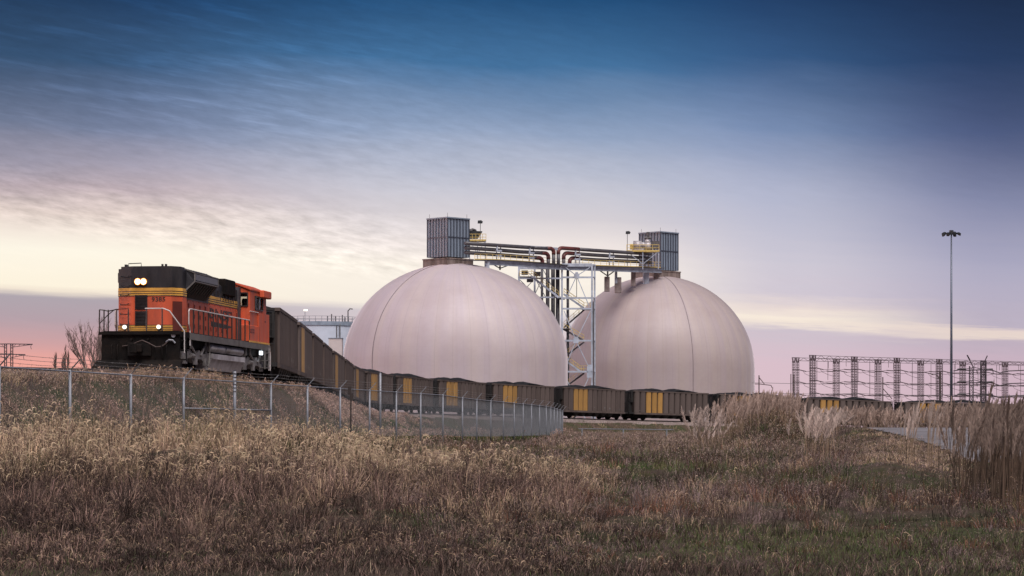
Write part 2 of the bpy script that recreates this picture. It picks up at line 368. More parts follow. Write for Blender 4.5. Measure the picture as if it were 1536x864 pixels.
def ground(x, y):
    x = np.asarray(x, float); y = np.asarray(y, float)
    g = np.interp(y, [0,15,22,30,36,46,58,76,110,150,330,500,4000], [-1.5,-1.6,-1.58,-1.45,-1.28,-.95,-.72,-.62,-.80,-.92,-1.1,-1.2,-2.5])
    px = 768+F*x/np.maximum(y, 5)
    g = g - .30*sstep(400, 700, px)*sstep(36, 50, y)*(1-sstep(110, 160, y)) - .10*sstep(700,1000,px)*sstep(40,60,y)*(1-sstep(110,160,y))
    g = g + .16*np.exp(-((x+10.8)/1.5)**2-((y-55)/7)**2)+.20*np.exp(-((x+8.1)/.9)**2-((y-55)/6)**2)-.12*np.exp(-((x+9.3)/.5)**2-((y-55)/6)**2)
    g = g + 1.5*np.exp(-((px-1158)/62)**2-((y-87)/9)**2)+.25*np.exp(-((px-1235)/40)**2-((y-66)/7)**2)
    g = g + .35*np.exp(-((px-1330)/55)**2-((y-62)/8)**2)
    g = g + .09*vnoise(x*.6, y*.6, 3)*(1-sstep(150, 260, y))
    rd = np.where((y > ROAD_D0-4) & (y < 160), np.clip((x-road_left(np.clip(y,70,132))+4.2)/2.6, 0, 1), 0)*sstep(66, 71, y)*(1-sstep(133, 152, y))
    g = g*(1-rd)+(road_z(np.clip(y,66,134))-.05)*rd
    d, rz, sg = track_near(x, y); rz = rz-CZ
    slope = np.where(sg > 0, .95, .16)
    slope = np.where(y > 190, np.where(sg > 0, .5, .16), slope)
    top = rz-.40
    bank = top - slope*np.maximum(0, d-2.7) - np.where(sg > 0, .10, 0)*np.clip(d-1.9, 0, 1)
    g = np.maximum(g, bank)
    return g+CZ

def grid_mesh(name, xs_of, Ds, cols):
    P = []
    for D in Ds: P.append(np.stack([xs_of(D, cols), np.full(len(cols), D)], 1))
    P = np.array(P); z = ground(P[...,0], P[...,1]); nR, nC = P.shape[:2]
    v = np.concatenate([P, z[...,None]], 2).reshape(-1, 3)
    i = np.arange(nR*nC).reshape(nR, nC)
    f = np.stack([i[:-1,:-1], i[:-1,1:], i[1:,1:], i[1:,:-1]], -1).reshape(-1, 4)
    me = bpy.data.meshes.new(name); me.from_pydata(v.tolist(), [], f.tolist()); me.polygons.foreach_set('use_smooth', [True]*len(f)); me.update()
    return me
gm = bpy.data.materials.new('field_soil'); gm.use_nodes = True; t = gm.node_tree; b = t.nodes['Principled BSDF']; b.inputs['Roughness'].default_value = .95; b.inputs['Specular IOR Level'].default_value = .2
g = N(t,'ShaderNodeTexCoord'); s_ = N(t,'ShaderNodeSeparateXYZ'); t.links.new(g.outputs['Object'], s_.inputs[0])
n1 = noise(g.outputs['Object'], .35, 6, .65, t); n2 = noise(g.outputs['Object'], 2.5, 6, .7, t); n3 = noise(g.outputs['Object'], 14, 5, .7, t)
c = mixc(MR(n1, .4, .62, 0, 1, t), (.085,.06,.045), (.05,.055,.026), t)
c = mixc(M('MULTIPLY', MR(n2, .5, .7, 0, 1, t), .55, tree=t), c, (.17,.125,.085), t)
c = mixc(M('MULTIPLY', MR(n3, .5, .7, 0, 1, t), .6, tree=t), c, (.035,.025,.02), t)
far = MR(s_.outputs[1], 336, 352, 0, 1, t); c = mixc(far, c, mixc(MR(n1,.3,.7,0,1,t), GRAV, tuple(v*.7 for v in GRAV), t), t)
t.links.new(c, b.inputs['Base Color']); bn = N(t,'ShaderNodeBump'); bn.inputs['Strength'].default_value = .9; bn.inputs['Distance'].default_value = .12
t.links.new(n3, bn.inputs['Height']); t.links.new(bn.outputs[0], b.inputs['Normal'])
Ds = np.concatenate([np.arange(-30, 20, 5), np.arange(20, 140, 1.0), np.arange(140, 360, 2.5), np.array([380,420,480,560,700,900,1300,2000,4000,9000.])])
cols_ = np.concatenate([np.linspace(-9, -1.7, 10), np.linspace(-1.6, 1.6, 150), np.linspace(1.7, 9, 10)])
gme = grid_mesh('ground', lambda D, c: c*768/F*max(D, 30)*1.05, Ds, cols_)
gme.materials.append(gm); go = inst('ground', gme, None); tag(go, kind='structure')

# ballast bed
mb = MB(); prev = None
prof = [(-2.75,-.62),(-1.75,-.24),(-1.35,-.15),(1.35,-.15),(1.75,-.24),(2.75,-.62)]
vs, fs = [], []
idx = [i for i in range(len(TR)) if TR[i].y > 20]
for q, i in enumerate(idx):
    d = TR[min(i+1, len(TR)-1)]-TR[max(i-1,0)]; d.z = 0; d.normalize(); n = Vector((d.y, -d.x, 0))
    for a, z in prof: vs.append(TR[i]+n*a+Vector((0,0,z+.02*random.random())))
    if q:
        for k in range(5): o = (q-1)*6; fs.append((o+k, o+k+1, o+k+7, o+k+6))
mb.add(vs, fs); tag(mb.build('ballast', BALL), kind='structure')
rt = empty('railway_track', LO, label='single railway track curving on its ballast under the coal train', cat='railway track')
for sgn in (-1, 1):
    mb = MB(); pts = []
    vs, fs = [], []
    for q, i in enumerate(idx):
        d = TR[min(i+1, len(TR)-1)]-TR[max(i-1,0)]; d.z = 0; d.normalize(); n = Vector((d.y, -d.x, 0)); c0 = TR[i]-LO+n*sgn*.75
        for a, z in ((-.04,-.16),(.04,-.16),(.04,0),(-.04,0)): vs.append(c0+n*a+Vector((0,0,z)))
        if q:
            o = (q-1)*4
            for k in range(4): fs.append((o+k, o+(k+1)%4, o+4+(k+1)%4, o+4+k))
    mb.add(vs, fs); mb.build('rail', RAILM, rt)
mb = MB(); acc = 0
for i in idx[:-1]:
    a, b2 = TR[i], TR[i+1]; L = (b2-a).length; d = (b2-a).normalized(); n = Vector((d.y,-d.x,0)).normalized()
    while acc < L:
        c0 = a+d*acc-LO; mb.bar(c0-n*1.3+Vector((0,0,-.25)), c0+n*1.3+Vector((0,0,-.25)), .24, .16); acc += .62
    acc -= L
tag(mb.build('sleepers', SLEEP, rt), kind='stuff')

# road
mb = MB(); vs, fs = [], []
rows = np.linspace(ROAD_D0, ROAD_D1, 32)
for q, D in enumerate(rows):
    xl = float(road_left(D)); xr = (2100-768)/F*D
    for k in range(5): vs.append((xl+(xr-xl)*k/4+(.12*math.sin(D*1.3) if k == 0 else 0), D, CZ+float(road_z(D))+(.0 if k else -.01)))
    if q:
        for k in range(4): o = (q-1)*5; fs.append((o+k, o+k+1, o+k+6, o+k+5))
mb.add(vs, fs); tag(mb.build('road', ROADM, None, True), kind='structure')

# ------------------------------------------------------------------ storage domes with head houses
def dome(name, px, D, rpx, y_top, y_spring, m, cable_x, label, box, plinth):
    sc_ = D/F; r = rpx*sc_; zt = (640-y_top)*sc_+CZ; zs = (640-y_spring)*sc_+CZ; gz = CZ-1.15
    root = empty(name, ((px-768)*sc_, D, gz), label=label, cat='storage dome', group='limestone storage domes')
    zs -= gz; zt -= gz; b_ = zt-zs
    prof = [(r*1.0, 0), (r, zs*.5), (r, zs*.85)]
    for k in range(0, 25): a = k/24*math.pi/2; prof.append((r*math.cos(a)+.01, zs+b_*math.sin(a)))
    G, S = 40, 6; n = G*S; vs = []; fs = []
    for rr, z in prof:
        for k in range(n):
            u = (k % S)/S; bul = 1+.0028*math.sin(math.pi*u); tt = 2*math.pi*k/n; vs.append((rr*bul*math.cos(tt), rr*bul*math.sin(tt), z))
    for i in range(len(prof)-1):
        for k in range(n): k2 = (k+1) % n; fs.append((i*n+k, i*n+k2, (i+1)*n+k2, (i+1)*n+k))
    MB().add(vs, fs).build('dome_shell', m, root, True)
    th = -math.pi/2+math.asin(cable_x)
    pts = [((rr+.05)*math.cos(th), (rr+.05)*math.sin(th), z+.02) for rr, z in prof[:-1]]
    MB().path(pts, .04, 5).build('lightning_cable', CABLE, root)
    MB().lathe([(r+.02,.0),(r+.35,.0),(r+.35,.9),(r+.02,.95)], 80).build('foundation_ring', CONC, root)
    # head house: square in plan, a corner towards the viewer
    (bx0, bxc, bx1, by0, by1) = box; (px0, px1, py0, py1) = plinth
    Db = D-3
    k = Db/F
    def loc(pxx, d=0): return ((pxx-px)*sc_)
    w = (bx1-bx0)*k/2; cx = ((bx0+bx1)/2-px)*k; z0 = (640-by1)*k+CZ-gz; z1 = (640-by0)*k+CZ-gz
    hh = empty('head_house', (cx, 0, z0)); hh.parent = root
    H = z1-z0; A = [Vector((-w,0,0)), Vector(((bxc-(bx0+bx1)/2)*k,-w,0)), Vector((w,0,0)), Vector((-(bxc-(bx0+bx1)/2)*k,w,0))]
    MB().prism([(a.x,a.y) for a in A], 0, H).build('cladding', CLAD, hh)
    rib = MB()
    for i in range(4):
        p, q = A[i], A[(i+1)%4]; d = (q-p).normalized(); nrm = Vector((d.y,-d.x,0)); np_ = 7
        for j in range(np_+1):
            c0 = p+(q-p)*(j/np_); rib.mat(0).bar(c0+nrm*.05+Vector((0,0,.05)), c0+nrm*.05+Vector((0,0,H-.05)), .17, .14, up=nrm)
        rib.bar(p+nrm*.04+Vector((0,0,H*.51)), q+nrm*.04+Vector((0,0,H*.51)), .13, .16)
    rib.build('cladding_ribs', CLADL, hh)
    cap = MB()
    for i in range(4):
        p, q = A[i], A[(i+1)%4]; nrm = Vector(((q-p).y, -(q-p).x, 0)).normalized(); e = (q-p).normalized()*.1
        cap.bar(p+nrm*.08+Vector((0,0,H+.05))-e, q+nrm*.08+Vector((0,0,H+.05))+e, .3, .22)
    cap.build('roof_trim', CLAD, hh)
    for a in (A[0]*.9, A[1]*.95, A[2]*.9): MB().tube(a+Vector((0,0,H)), a+Vector((0,0,H+.9)), .03, 4).build('lightning_rod', GREYST, hh)
    wp0 = (px0-px)*k; wp1 = (px1-px)*k; zp0 = (640-py1)*k+CZ-gz-2.0; zp1 = (640-py0)*k+CZ-gz
    hw = (wp1-wp0)/2; cxp = (wp0+wp1)/2
    pl = MB().prism([(cxp-hw,0),(cxp,-hw),(cxp+hw,0),(cxp,hw)], zp0, zp1-.22).build('plinth', CONC, root)
    MB().prism([(cxp-hw-.12,0),(cxp,-hw-.12),(cxp+hw+.12,0),(cxp,hw+.12)], zp1-.22, zp1).build('plinth_coping', CONC, pl)
    return root
DL, DR = 430.0, 475.0
d1 = dome('storage_dome', 683.3, DL, 168, 395.5, 545, DOME1, -.70, 'nearer pale pink storage dome, left of the stair tower', (641,672,703.5,327,385), (634,710,387,400))
d2 = dome('storage_dome', 985.5, DR, 145.5, 414, 556, DOME2, .30, 'farther brownish storage dome, right of the stair tower', (959,989,1017,348.5,405), (953,1021,406,418))

# ------------------------------------------------------------------ pipe bridge between the domes
def BD(px): return 429+(px-735)*(468-429)/255
def B(px, py, dd=0): return W(px, py, BD(px)+dd)
br = empty('pipe_bridge', B(840,402), label='steel pipe bridge linking the tops of the two domes', cat='pipe bridge')
bo = br.location.copy()
def Bl(px, py, dd=0): return B(px, py, dd)-bo
GY = lambda px: np.interp(px, [735,780,840,890,950,992], [394,396.5,401.5,403,405,406.2])
for dd in (0, 2.6):
    mb = MB()
    pts = [728,757,780,800,818,845,890,915,950,992]
    for a, b2 in zip(pts[:-1], pts[1:]):
        h_ = .75; mb.bar(Bl(a, GY(a), dd), Bl(b2, GY(b2), dd), .12, h_)
        mb.bar(Bl(a, GY(a), dd)+Vector((0,0,h_/2)), Bl(b2, GY(b2), dd)+Vector((0,0,h_/2)), .35, .07)
        mb.bar(Bl(a, GY(a), dd)-Vector((0,0,h_/2)), Bl(b2, GY(b2), dd)-Vector((0,0,h_/2)), .35, .07)
        mb.bar(Bl(a, GY(a), dd-.1)-Vector((0,0,h_/2)), Bl(a, GY(a), dd-.1)+Vector((0,0,h_/2)), .1)
    mb.build('girder', BLUEST, br)
mb = MB()
for a, b2 in zip(range(704, 990, 13), range(717, 1003, 13)):
    b2 = min(b2, 992); mb.bar(Bl(a, GY(a)-3.6, 1.3), Bl(b2, GY(b2)-3.6, 1.3), 3.0, .1)
mb.build('walkway', GREYST, br)
PY = [lambda p: np.interp(p, [700,740,779,800,830], [365,367.7,370.2,371.5,373]), lambda p: np.interp(p, [700,740,779,800,822], [371.8,374.6,377.7,378.7,380]), lambda p: np.interp(p, [700,740,779,800,812], [378.8,381.5,384.6,386,387])]
PYR = [lambda p: np.interp(p, [842,870,890,960,975], [372,374,375.5,380,381]), lambda p: np.interp(p, [850,870,890,960,975], [379.5,381,382.5,386.5,387.5]), lambda p: np.interp(p, [856,870,890,960,975], [386.5,388,389.5,392.5,393.5])]
def elbow(px, py, dirx, down, dd):
    pts = []
    for k in range(7):
        a = k/6*math.pi/2; rr = 5.5
        pts.append(Bl(px+dirx*rr*math.sin(a), py+rr*(1-math.cos(a)), dd))
    pts.append(Bl(px+dirx*rr, down, dd)); return pts
for i, (xe) in enumerate((825, 817, 808)):
    f = PY[i]; dd = .4+.55*i
    MB().path([Bl(p, f(p), dd) for p in (698,740,779,800)], .34, 10).build('conveying_pipe', DKPIPE, br, True)
    MB().path([Bl(800, f(800), dd), Bl(xe-5, f(xe-5), dd)], .34, 10).build('conveying_pipe', DKPIPE, br, True)
    MB().path([Bl(xe-5, f(xe-5), dd), Bl(xe, f(xe), dd)]+elbow(xe, f(xe), 1, min(398, f(xe)+9), dd)[1:], .37, 10).build('pipe_elbow', RUSTPIPE, br, True)
    MB().path([Bl(xe+5.5, min(397, f(xe)+8), dd), Bl(xe+5.5, 400, dd)], .34, 10).build('conveying_pipe', DKPIPE, br, True)
for i, xe in enumerate((843, 851, 860)):
    f = PYR[i]; dd = .4+.55*i
    MB().path([Bl(p, f(p), dd) for p in (868,890,960,976)], .34, 10).build('conveying_pipe', DKPIPE, br, True)
    MB().path([Bl(868, f(868), dd), Bl(xe, f(xe), dd)]+elbow(xe, f(xe), -1, min(400, f(xe)+9), dd)[1:], .37, 10).build('pipe_elbow', RUSTPIPE, br, True)
    MB().path([Bl(xe-5.5, min(399, f(xe)+8), dd), Bl(xe-5.5, 401, dd)], .34, 10).build('conveying_pipe', DKPIPE, br, True)
for px in (748, 797, 866, 917, 963):
    mb = MB(); top = (PY[0](px) if px < 830 else PYR[0](px))-1.5
    for q in (-3, 3): mb.bar(Bl(px+q, GY(px)-4, 1), Bl(px+q, top, 1), .18)
    for q in (0, 7, 14): mb.bar(Bl(px-4, top+q+2.6, .3), Bl(px+4, top+q+2.6, .3), .3, .3)
    if px != 963: mb.bar(Bl(px-2.5, top+1, .1), Bl(px-2.5, top+11, .1), .3, .1)
    mb.build('pipe_support', BLUEST, br)
MB().bar(Bl(795, 370.5, .2), Bl(836, 373.5, .2), .25, .5).build('header_beam', BLUEST, br)
mb = MB()
for a in (0, 2.7):
    for p in range(712, 990, 9):
        if 800 < p < 870 and a == 0: continue
        mb.bar(Bl(p, GY(p)-4, a), Bl(p, GY(p)-13, a), .07)
    for hgt in (13, 8.8, 5):
        for p in range(712, 984, 9):
            if 796 < p < 866 and a == 0: continue
            mb.bar(Bl(p, GY(p)-hgt, a), Bl(p+9, GY(p+9)-hgt, a), .06, .06 if hgt > 6 else .22)
mb.build('handrail', YEL, br)
for (l_, r_2, m_) in (((742,398),(761,398.5),(750,402.5)), ((900,406),(921,407),(911.5,414))):
    mb = MB(); mb.bar(Bl(*l_, 1), Bl(*m_, 1), .16); mb.bar(Bl(*r_2, 1), Bl(*m_, 1), .16); mb.bar(Bl(m_[0],398 if m_[0] < 800 else 406,1), Bl(m_[0],m_[1]+2.5,1), .3)
    mb.build('knee_brace', GREYST, br)
PIERM = mk('pier_concrete', (.27,.225,.22), .8, 0, .2, 1.2, .2, .3, (.12,.09,.085), .6, .9)
for px, y0, y1, w, m in ((730.5,391,407,7.5,BLUEST),(910.5,415,428,8,PIERM),(924,406,416,4,BLUEST),(927,416,430,10,PIERM),(950,406,420,7,PIERM),(969,403,417.5,9,BLUEST),(984,404,418,8,PIERM)):
    D_ = BD(px)+(2.2 if px > 900 else 0); k = D_/F; c = W(px, (y0+y1)/2, D_)-bo; hw = w*k/2; hh_ = (y1-y0)*k/2
    MB().box(c.x-hw, c.x+hw, c.y-hw*.7, c.y+hw*.9, c.z-hh_-1.2, c.z+hh_).build('pier', m, br, bevel=.08)

# equipment platforms beside the head houses
def platform(name, label, px0, px1, yd, ydk_low, D, mast, left):
    k = D/F
    o = empty(name, W((px0+px1)/2, yd, D), label=label, cat='equipment platform', group='fan platforms on the dome tops')
    def L(px, py, dd=0): return W(px, py, D+dd)-o.location
    MB().bar(L(px0, yd+.6, 1.2), L(px1, yd+.6, 1.2), 2.8, .28).build('platform_deck', YEL, o)
    mb = MB()
    for dd in (-.2, 2.6):
        n = 5
        for j in range(n+1): p = px0+(px1-px0)*j/n; mb.bar(L(p, yd, dd), L(p, yd-9.5, dd), .08)
        for hgt in (9.5, 4.8): mb.bar(L(px0, yd-hgt, dd), L(px1, yd-hgt, dd), .08)
    for p in (px0, px1):
        for hgt in (9.5, 4.8): mb.bar(L(p, yd-hgt, -.2), L(p, yd-hgt, 2.6), .08)
    mb.build('guard_rail', YEL, o)
    for p in (px0+1, (px0+px1)/2, px1-1):
        for dd in (0, 2.4): MB().bar(L(p, yd+1, dd), L(p, ydk_low, dd), .16).build('platform_leg', BLUEST, o)
    mb = MB(); mb.bar(L(px0+2, yd+2, 0), L((px0+px1)/2, ydk_low-8, 0), .12); mb.bar(L(px1-2, yd+2, 0), L((px0+px1)/2, ydk_low-8, 0), .12)
    mb.build('leg_brace', BLUEST, o)
    lp = MB(); lp.tube(L(mast, yd, -.1), L(mast, yd-27, -.1), .06, 6); po = lp.build('lamp_post', GREYST, o)
    MB().extr([(-.45,-.25),(.35,-.25),(.5,.05),(.2,.3),(-.4,.25)], -.3, .3).build('lamp_head', FLOOD, po)
    bpy.data.objects[po.name].children
    for ch in po.children: ch.location = L(mast-.3 if left else mast+1, yd-27.5, -.1)
    return o, L
pl1, L1 = platform('equipment_platform', 'platform with dark fan unit beside the blue box on the left dome', 703.5, 729, 360.5, 389, 431, 720.5, True)
mb = MB()
c = L1(711, 352, 1.2)
mb.extr([(-.95,-.7),(.65,-.7),(1.5,.55),(-.95,.65)], c.y-.9, c.y+.9); mb2 = [(x, y, z) for x, y, z in mb.v]; mb.v = [(x+c.x, y, z+c.z) for x, y, z in mb.v]
mb.build('fan_housing', FLOOD, pl1)
mb = MB(); mb.tube(L1(706,349,1), L1(706,343.5,1), .42, 10); mb.tube(L1(712,349,1.4), L1(712,344.5,1.4), .36, 10); mb.path([L1(706,345,1), L1(709,343.8,1), L1(713,345.5,1)], .2, 8); mb.build('fan_duct', GREYST, pl1, True)
pl2, L2 = platform('equipment_platform', 'yellow edged platform with silver fan unit beside the box on the right dome', 940, 988.5, 376.5, 404, 462, 941, False)
mb = MB(); c = L2(957, 368.5, 1.0)
mb.tube(c-Vector((.9,0,0)), c+Vector((.7,0,0)), .95, 14); mb.tube(c+Vector((.7,0,0)), c+Vector((1.3,0,.2)), .6, 12); mb.box(c.x-1.1, c.x+1.2, c.y-.7, c.y+.7, c.z-1.1, c.z-.6); mb.build('fan_housing', SILVER, pl2, True)
mb = MB(); c = L2(971, 368, 1.2)
mb.tube(c-Vector((0,0,.9)), c+Vector((0,0,.5)), .75, 14); mb.tube(c+Vector((0,0,.5)), c+Vector((0,0,1.1)), .75, 14, .3); mb.tube(c+Vector((0,0,1.1)), c+Vector((.1,0,1.9)), .22, 8); mb.build('filter_vessel', SILVER, pl2, True)
mb = MB(); c = L2(972, 355, 1.2); mb.tube(c, c+Vector((0,0,.9)), .3, 8); mb.tube(c+Vector((-.7,0,-.2)), c+Vector((.6,0,-.2)), .25, 8); mb.box(c.x+.8, c.x+2.2, c.y-.6, c.y+.6, c.z-2.3, c.z-.9); mb.build('vent_stack', GREYST, pl2)
MB().box(*sorted((L2(945,0).x, L2(950,0).x)), 0, .5, L2(0,374).z, L2(0,366).z).build('control_box', YEL, pl2)

# ------------------------------------------------------------------ stair tower and the riser support frame
st = empty('stair_tower', W(866, 655, 449), label='blue grey steel stair tower standing between the two domes', cat='stair tower')
so = st.location.copy(); DT0, DT1 = 446.0, 451.5
def T(px, py, D=DT0): return W(px, py, D)-so
mats_col = []
for px, D in ((843,DT0),(888,DT0),(851,DT1),(892,DT1)):
    MB().bar(T(px, 653, D), T(px, 396.5, D), .34, .34, up=(0,1,0)).build('column', BLUEST, st)
for y in (397.5, 416, 447, 463, 511, 557.5, 604):
    mb = MB(); mb.bar(T(843,y), T(888,y), .26, .32 if y > 400 else .6); mb.bar(T(851,y,DT1), T(892,y,DT1), .26, .3)
    mb.bar(T(843,y), T(851,y,DT1), .2); mb.bar(T(888,y), T(892,y,DT1), .2); mb.build('beam', BLUEST, st)
def brace(ps):
    mb = MB()
    for a, b2 in ps: mb.bar(T(*a, DT0-.1), T(*b2, DT0-.1), .15)
    return mb
mb = brace([((846,399),(865,414)),((885,401),(865,414)),((865,414),(850,446)),((865,414),(884,460))]); mb.build('brace', BLUEST, st)
mb = brace([((846,466),(864,511)),((886,466),(864,511)),((864,511),(846,556)),((864,511),(886,556))]); mb.build('brace', BLUEST, st)
mb = brace([((886,560),(866,603)),((846,560),(866,603)),((866,603),(846,645)),((866,603),(886,645))]); mb.build('brace', BLUEST, st)
for (x, y) in ((865,414),(864,511),(884.5,553),(884.5,563)):
    mb = MB(); c = T(x, y, DT0-.22); s2 = .5; mb.prism([(c.x-s2,c.y-.03),(c.x+s2,c.y-.03),(c.x+s2,c.y+.03),(c.x-s2,c.y+.03)], c.z-.45, c.z+.45)
    mb.bar(c+Vector((0,0,.4)), c+Vector((0,0,.75)), .06, .5, up=(1,0,0))
    mb.build('gusset_plate', BLUEST, st)
MB().bar(T(865,447,DT0+.2), T(865,414,DT0+.2), .12).build('hanger', GREYST, st)
def flight(a, b2, D, m=BLUEST, rail=True):
    f = MB(); p, q = T(*a, D), T(*b2, D); off = Vector((0,1.0,0))
    for o2 in (Vector((0,0,0)), off): f.bar(p+o2, q+o2, .08, .3)
    n = 12
    for k in range(n+1):
        c0 = p+(q-p)*(k/n); f.bar(c0, c0+off, .26, .05)
    fo = f.build('stair_flight', m, st)
    if rail:
        r_ = MB(); up = Vector((0,0,1.05))
        for o2 in (Vector((0,0,0)), off):
            r_.bar(p+o2+up, q+o2+up, .06); r_.bar(p+o2+up*.5, q+o2+up*.5, .05)
            for k in range(5): c0 = p+(q-p)*(k/4)+o2; r_.bar(c0, c0+up, .06)
        r_.build('stair_rail', YEL, fo)
flight((846,441),(876,462), DT0+1.2); flight((876,465),(846,491), DT0+3, GREYST); flight((846,494),(876,511), DT0+1.2, GREYST)
flight((876,513),(846,536), DT0+3, GREYST); flight((848,541),(872,558), DT0+1.2); flight((876,560),(846,582), DT0+3, GREYST); flight((846,584),(876,604), DT0+1.2, GREYST); flight((876,606),(846,648), DT0+3, GREYST)
for y, a, b2 in ((463,874,890),(493,843,856),(537,843,856),(557.5,868,890),(447,836,848)):
    MB().box(T(a,y).x, T(b2,y).x, 0+DT0-so.y+.3, DT1-so.y-.3, T(0,y).z-.05, T(0,y).z+.08).build('landing', GREYST, st)
for y, a, b2 in ((557.5,868,890),(463,876,890)):
    mb = MB()
    for hh_ in (1.1, .55): mb.bar(T(a,y,DT1)+Vector((0,0,hh_)), T(b2,y,DT1)+Vector((0,0,hh_)), .07)
    for q in range(4): p = a+(b2-a)*q/3; mb.bar(T(p,y,DT1), T(p,y,DT1)+Vector((0,0,1.1)), .07)
    mb.build('landing_rail', YEL, st)
for px, D in ((852,449.6),): MB().path([T(px,404,D), T(px,648,D)], .22, 8).build('riser_pipe', DKPIPE, st, True)
MB().path([T(890,455,DT0-.3), T(890,452,DT0-.3), T(890.5,540,DT0-.3), T(890.5,650,DT0-.3)], .12, 6).build('cable_conduit', GREYST, st)

rf = empty('riser_frame', W(812, 655, 447), label='steel frame carrying dark riser pipes beside the stair tower', cat='pipe frame')
ro = rf.location.copy()
def T2(px, py, D=447): return W(px, py, D)-ro
for px, D in ((778.5,445),(802,449)):
    MB().bar(T2(px,653,D), T2(px,398,D), .36, .36, up=(0,1,0)).build('column', BLUEST, rf)
for y in (402, 417.5, 446): 
    mb = MB(); mb.bar(T2(778.5,y,445), T2(842,y,445), .24, .5 if y < 410 else .28); mb.build('beam', BLUEST, rf)
mb = MB()
for a, b2 in (((780,420),(800,440)),((800,420),(782,440)),((790,407),(800,416)),((804,416),(812,407)),((800,447),(812,420)),((804,420),(818,445)),((815,405),(836,445))): mb.bar(T2(*a,446), T2(*b2,446), .13)
mb.build('brace', BLUEST, rf)
for px, rr, D, m in ((813,.24,448,DKPIPE),(821.5,.36,448,DKPIPE),(829.5,.38,448.5,DKPIPE),(836.5,.38,448,DKPIPE)):
    MB().path([T2(px,400,D), T2(px,648,D)], rr, 9).build('riser_pipe', m, rf, True)
f = MB(); p, q = T2(797,414,444.5), T2(838,446,444.5)
for o2 in (Vector((0,0,0)), Vector((0,1,0))): f.bar(p+o2, q+o2, .08, .32)
for k in range(17): c0 = p+(q-p)*(k/16); f.bar(c0, c0+Vector((0,1,0)), .26, .05)
fo = f.build('stair_flight', BLUEST, rf); r_ = MB(); up = Vector((0,0,1.1))
for hh_ in (1, .55): r_.bar(p+up*hh_, q+up*hh_, .06)
for k in range(6): c0 = p+(q-p)*(k/5); r_.bar(c0, c0+up, .06)
r_.build('stair_rail', YEL, fo)
MB().box(T2(779,0).x, T2(800,0).x, -2.0, 1.5, T2(0,414.5,445).z-.1, T2(0,414.5,445).z).build('landing', GREYST, rf)
mb = MB()
for p in (779,786,793,800): mb.bar(T2(p,414.5,444.6), T2(p,407,444.6), .07)
for y in (407,410.5): mb.bar(T2(779,y,444.6), T2(800,y,444.6), .07)
mb.build('landing_rail', YEL, rf)
for px, y in ((787,409),(806,411),(795,420)): c = T2(px, y, 446); MB().box(c.x-.6, c.x+.6, c.y-.4, c.y+.4, c.z-.4, c.z+.4).build('junction_box', GREYST, rf)

# ------------------------------------------------------------------ white tank and pale building behind the train on the left
DTK = 520.0; kt = DTK/F
tk = empty('storage_tank', ((478-768)*kt, DTK, CZ-1.2), label='white cylindrical tank with railed roof behind the coal train', cat='storage tank')
zt = (640-490)*kt+1.2; rT = 58*kt
MB().lathe([(rT,0),(rT,zt)], 64).build('tank_wall', TANKW, tk, True)
MB().lathe([(rT,zt),(rT+.18,zt),(rT+.18,zt+.8),(rT-.1,zt+.85),(.5,zt+1.2),(0.01,zt+1.25)], 64).build('tank_roof', TANKG, tk)
mb = MB()
for k in range(40):
    a = 2*math.pi*k/40; b2 = 2*math.pi*(k+1)/40; e = lambda t, z: Vector(((rT+.1)*math.cos(t), (rT+.1)*math.sin(t), z))
    mb.bar(e(a, zt+.8), e(a, zt+1.95), .09)
    for z in (1.95, 1.4): mb.bar(e(a, zt+z), e(b2, zt+z), .08)
mb.build('roof_rail', STEEL, tk)
mb = MB(); x0 = (511-478)*kt; yq = -math.sqrt(rT*rT-x0*x0)-.25
for q in (-.35, .35): mb.path([(x0+q, yq, zt-2.6), (x0+q, yq, zt-.2), (x0+q, yq+.4, zt+.3)], .13, 6)
mb.path([(x0-.35,yq,zt-2.6),(x0-.35,yq-.3,zt-3),(x0+.35,yq-.3,zt-3),(x0+.35,yq,zt-2.6)], .12, 6)
mb.build('vent_pipe', GREYST, tk)
mb = MB()
for k, (px, hgt) in enumerate(((494,1.3),(500,1.7),(506,1.2),(516,1.5),(520,1.0))): mb.tube(((px-478)*kt, -rT*.6, zt+.8), ((px-478)*kt, -rT*.6, zt+.8+hgt), .14, 6)
mb.path([((524-478)*kt,-rT*.5,zt+.8),((524-478)*kt,-rT*.5,zt+3.2),((527-478)*kt,-rT*.5,zt+3.7),((531-478)*kt,-rT*.5,zt+3.6)], .14, 6)
mb.build('roof_fitting', GREYST, tk)
lp = MB(); xl = (461-478)*kt; lp.tube((xl,-rT*.7,zt+.8), (xl,-rT*.7,zt+3.2), .07, 6); lpo = lp.build('lamp_post', STEEL, tk)
MB().box(xl-.25, xl+.55, -rT*.7-.35, -rT*.7+.2, zt+3.1, zt+3.45).build('lamp', LAMP2, lpo)
bb = empty('small_building', ((508.5-768)*kt, DTK-14, CZ-1.2), label='small pale beige block tucked between white tank and left dome', cat='building')
hb = (640-508)*kt*.973+1.2
MB().box(-1.1, 1.7, -1.2, 2.5, 0, hb).build('wall', BEIGE, bb); MB().box(-1.2, 1.8, -1.3, 2.6, hb, hb+.15).build('roof', TANKG, bb)

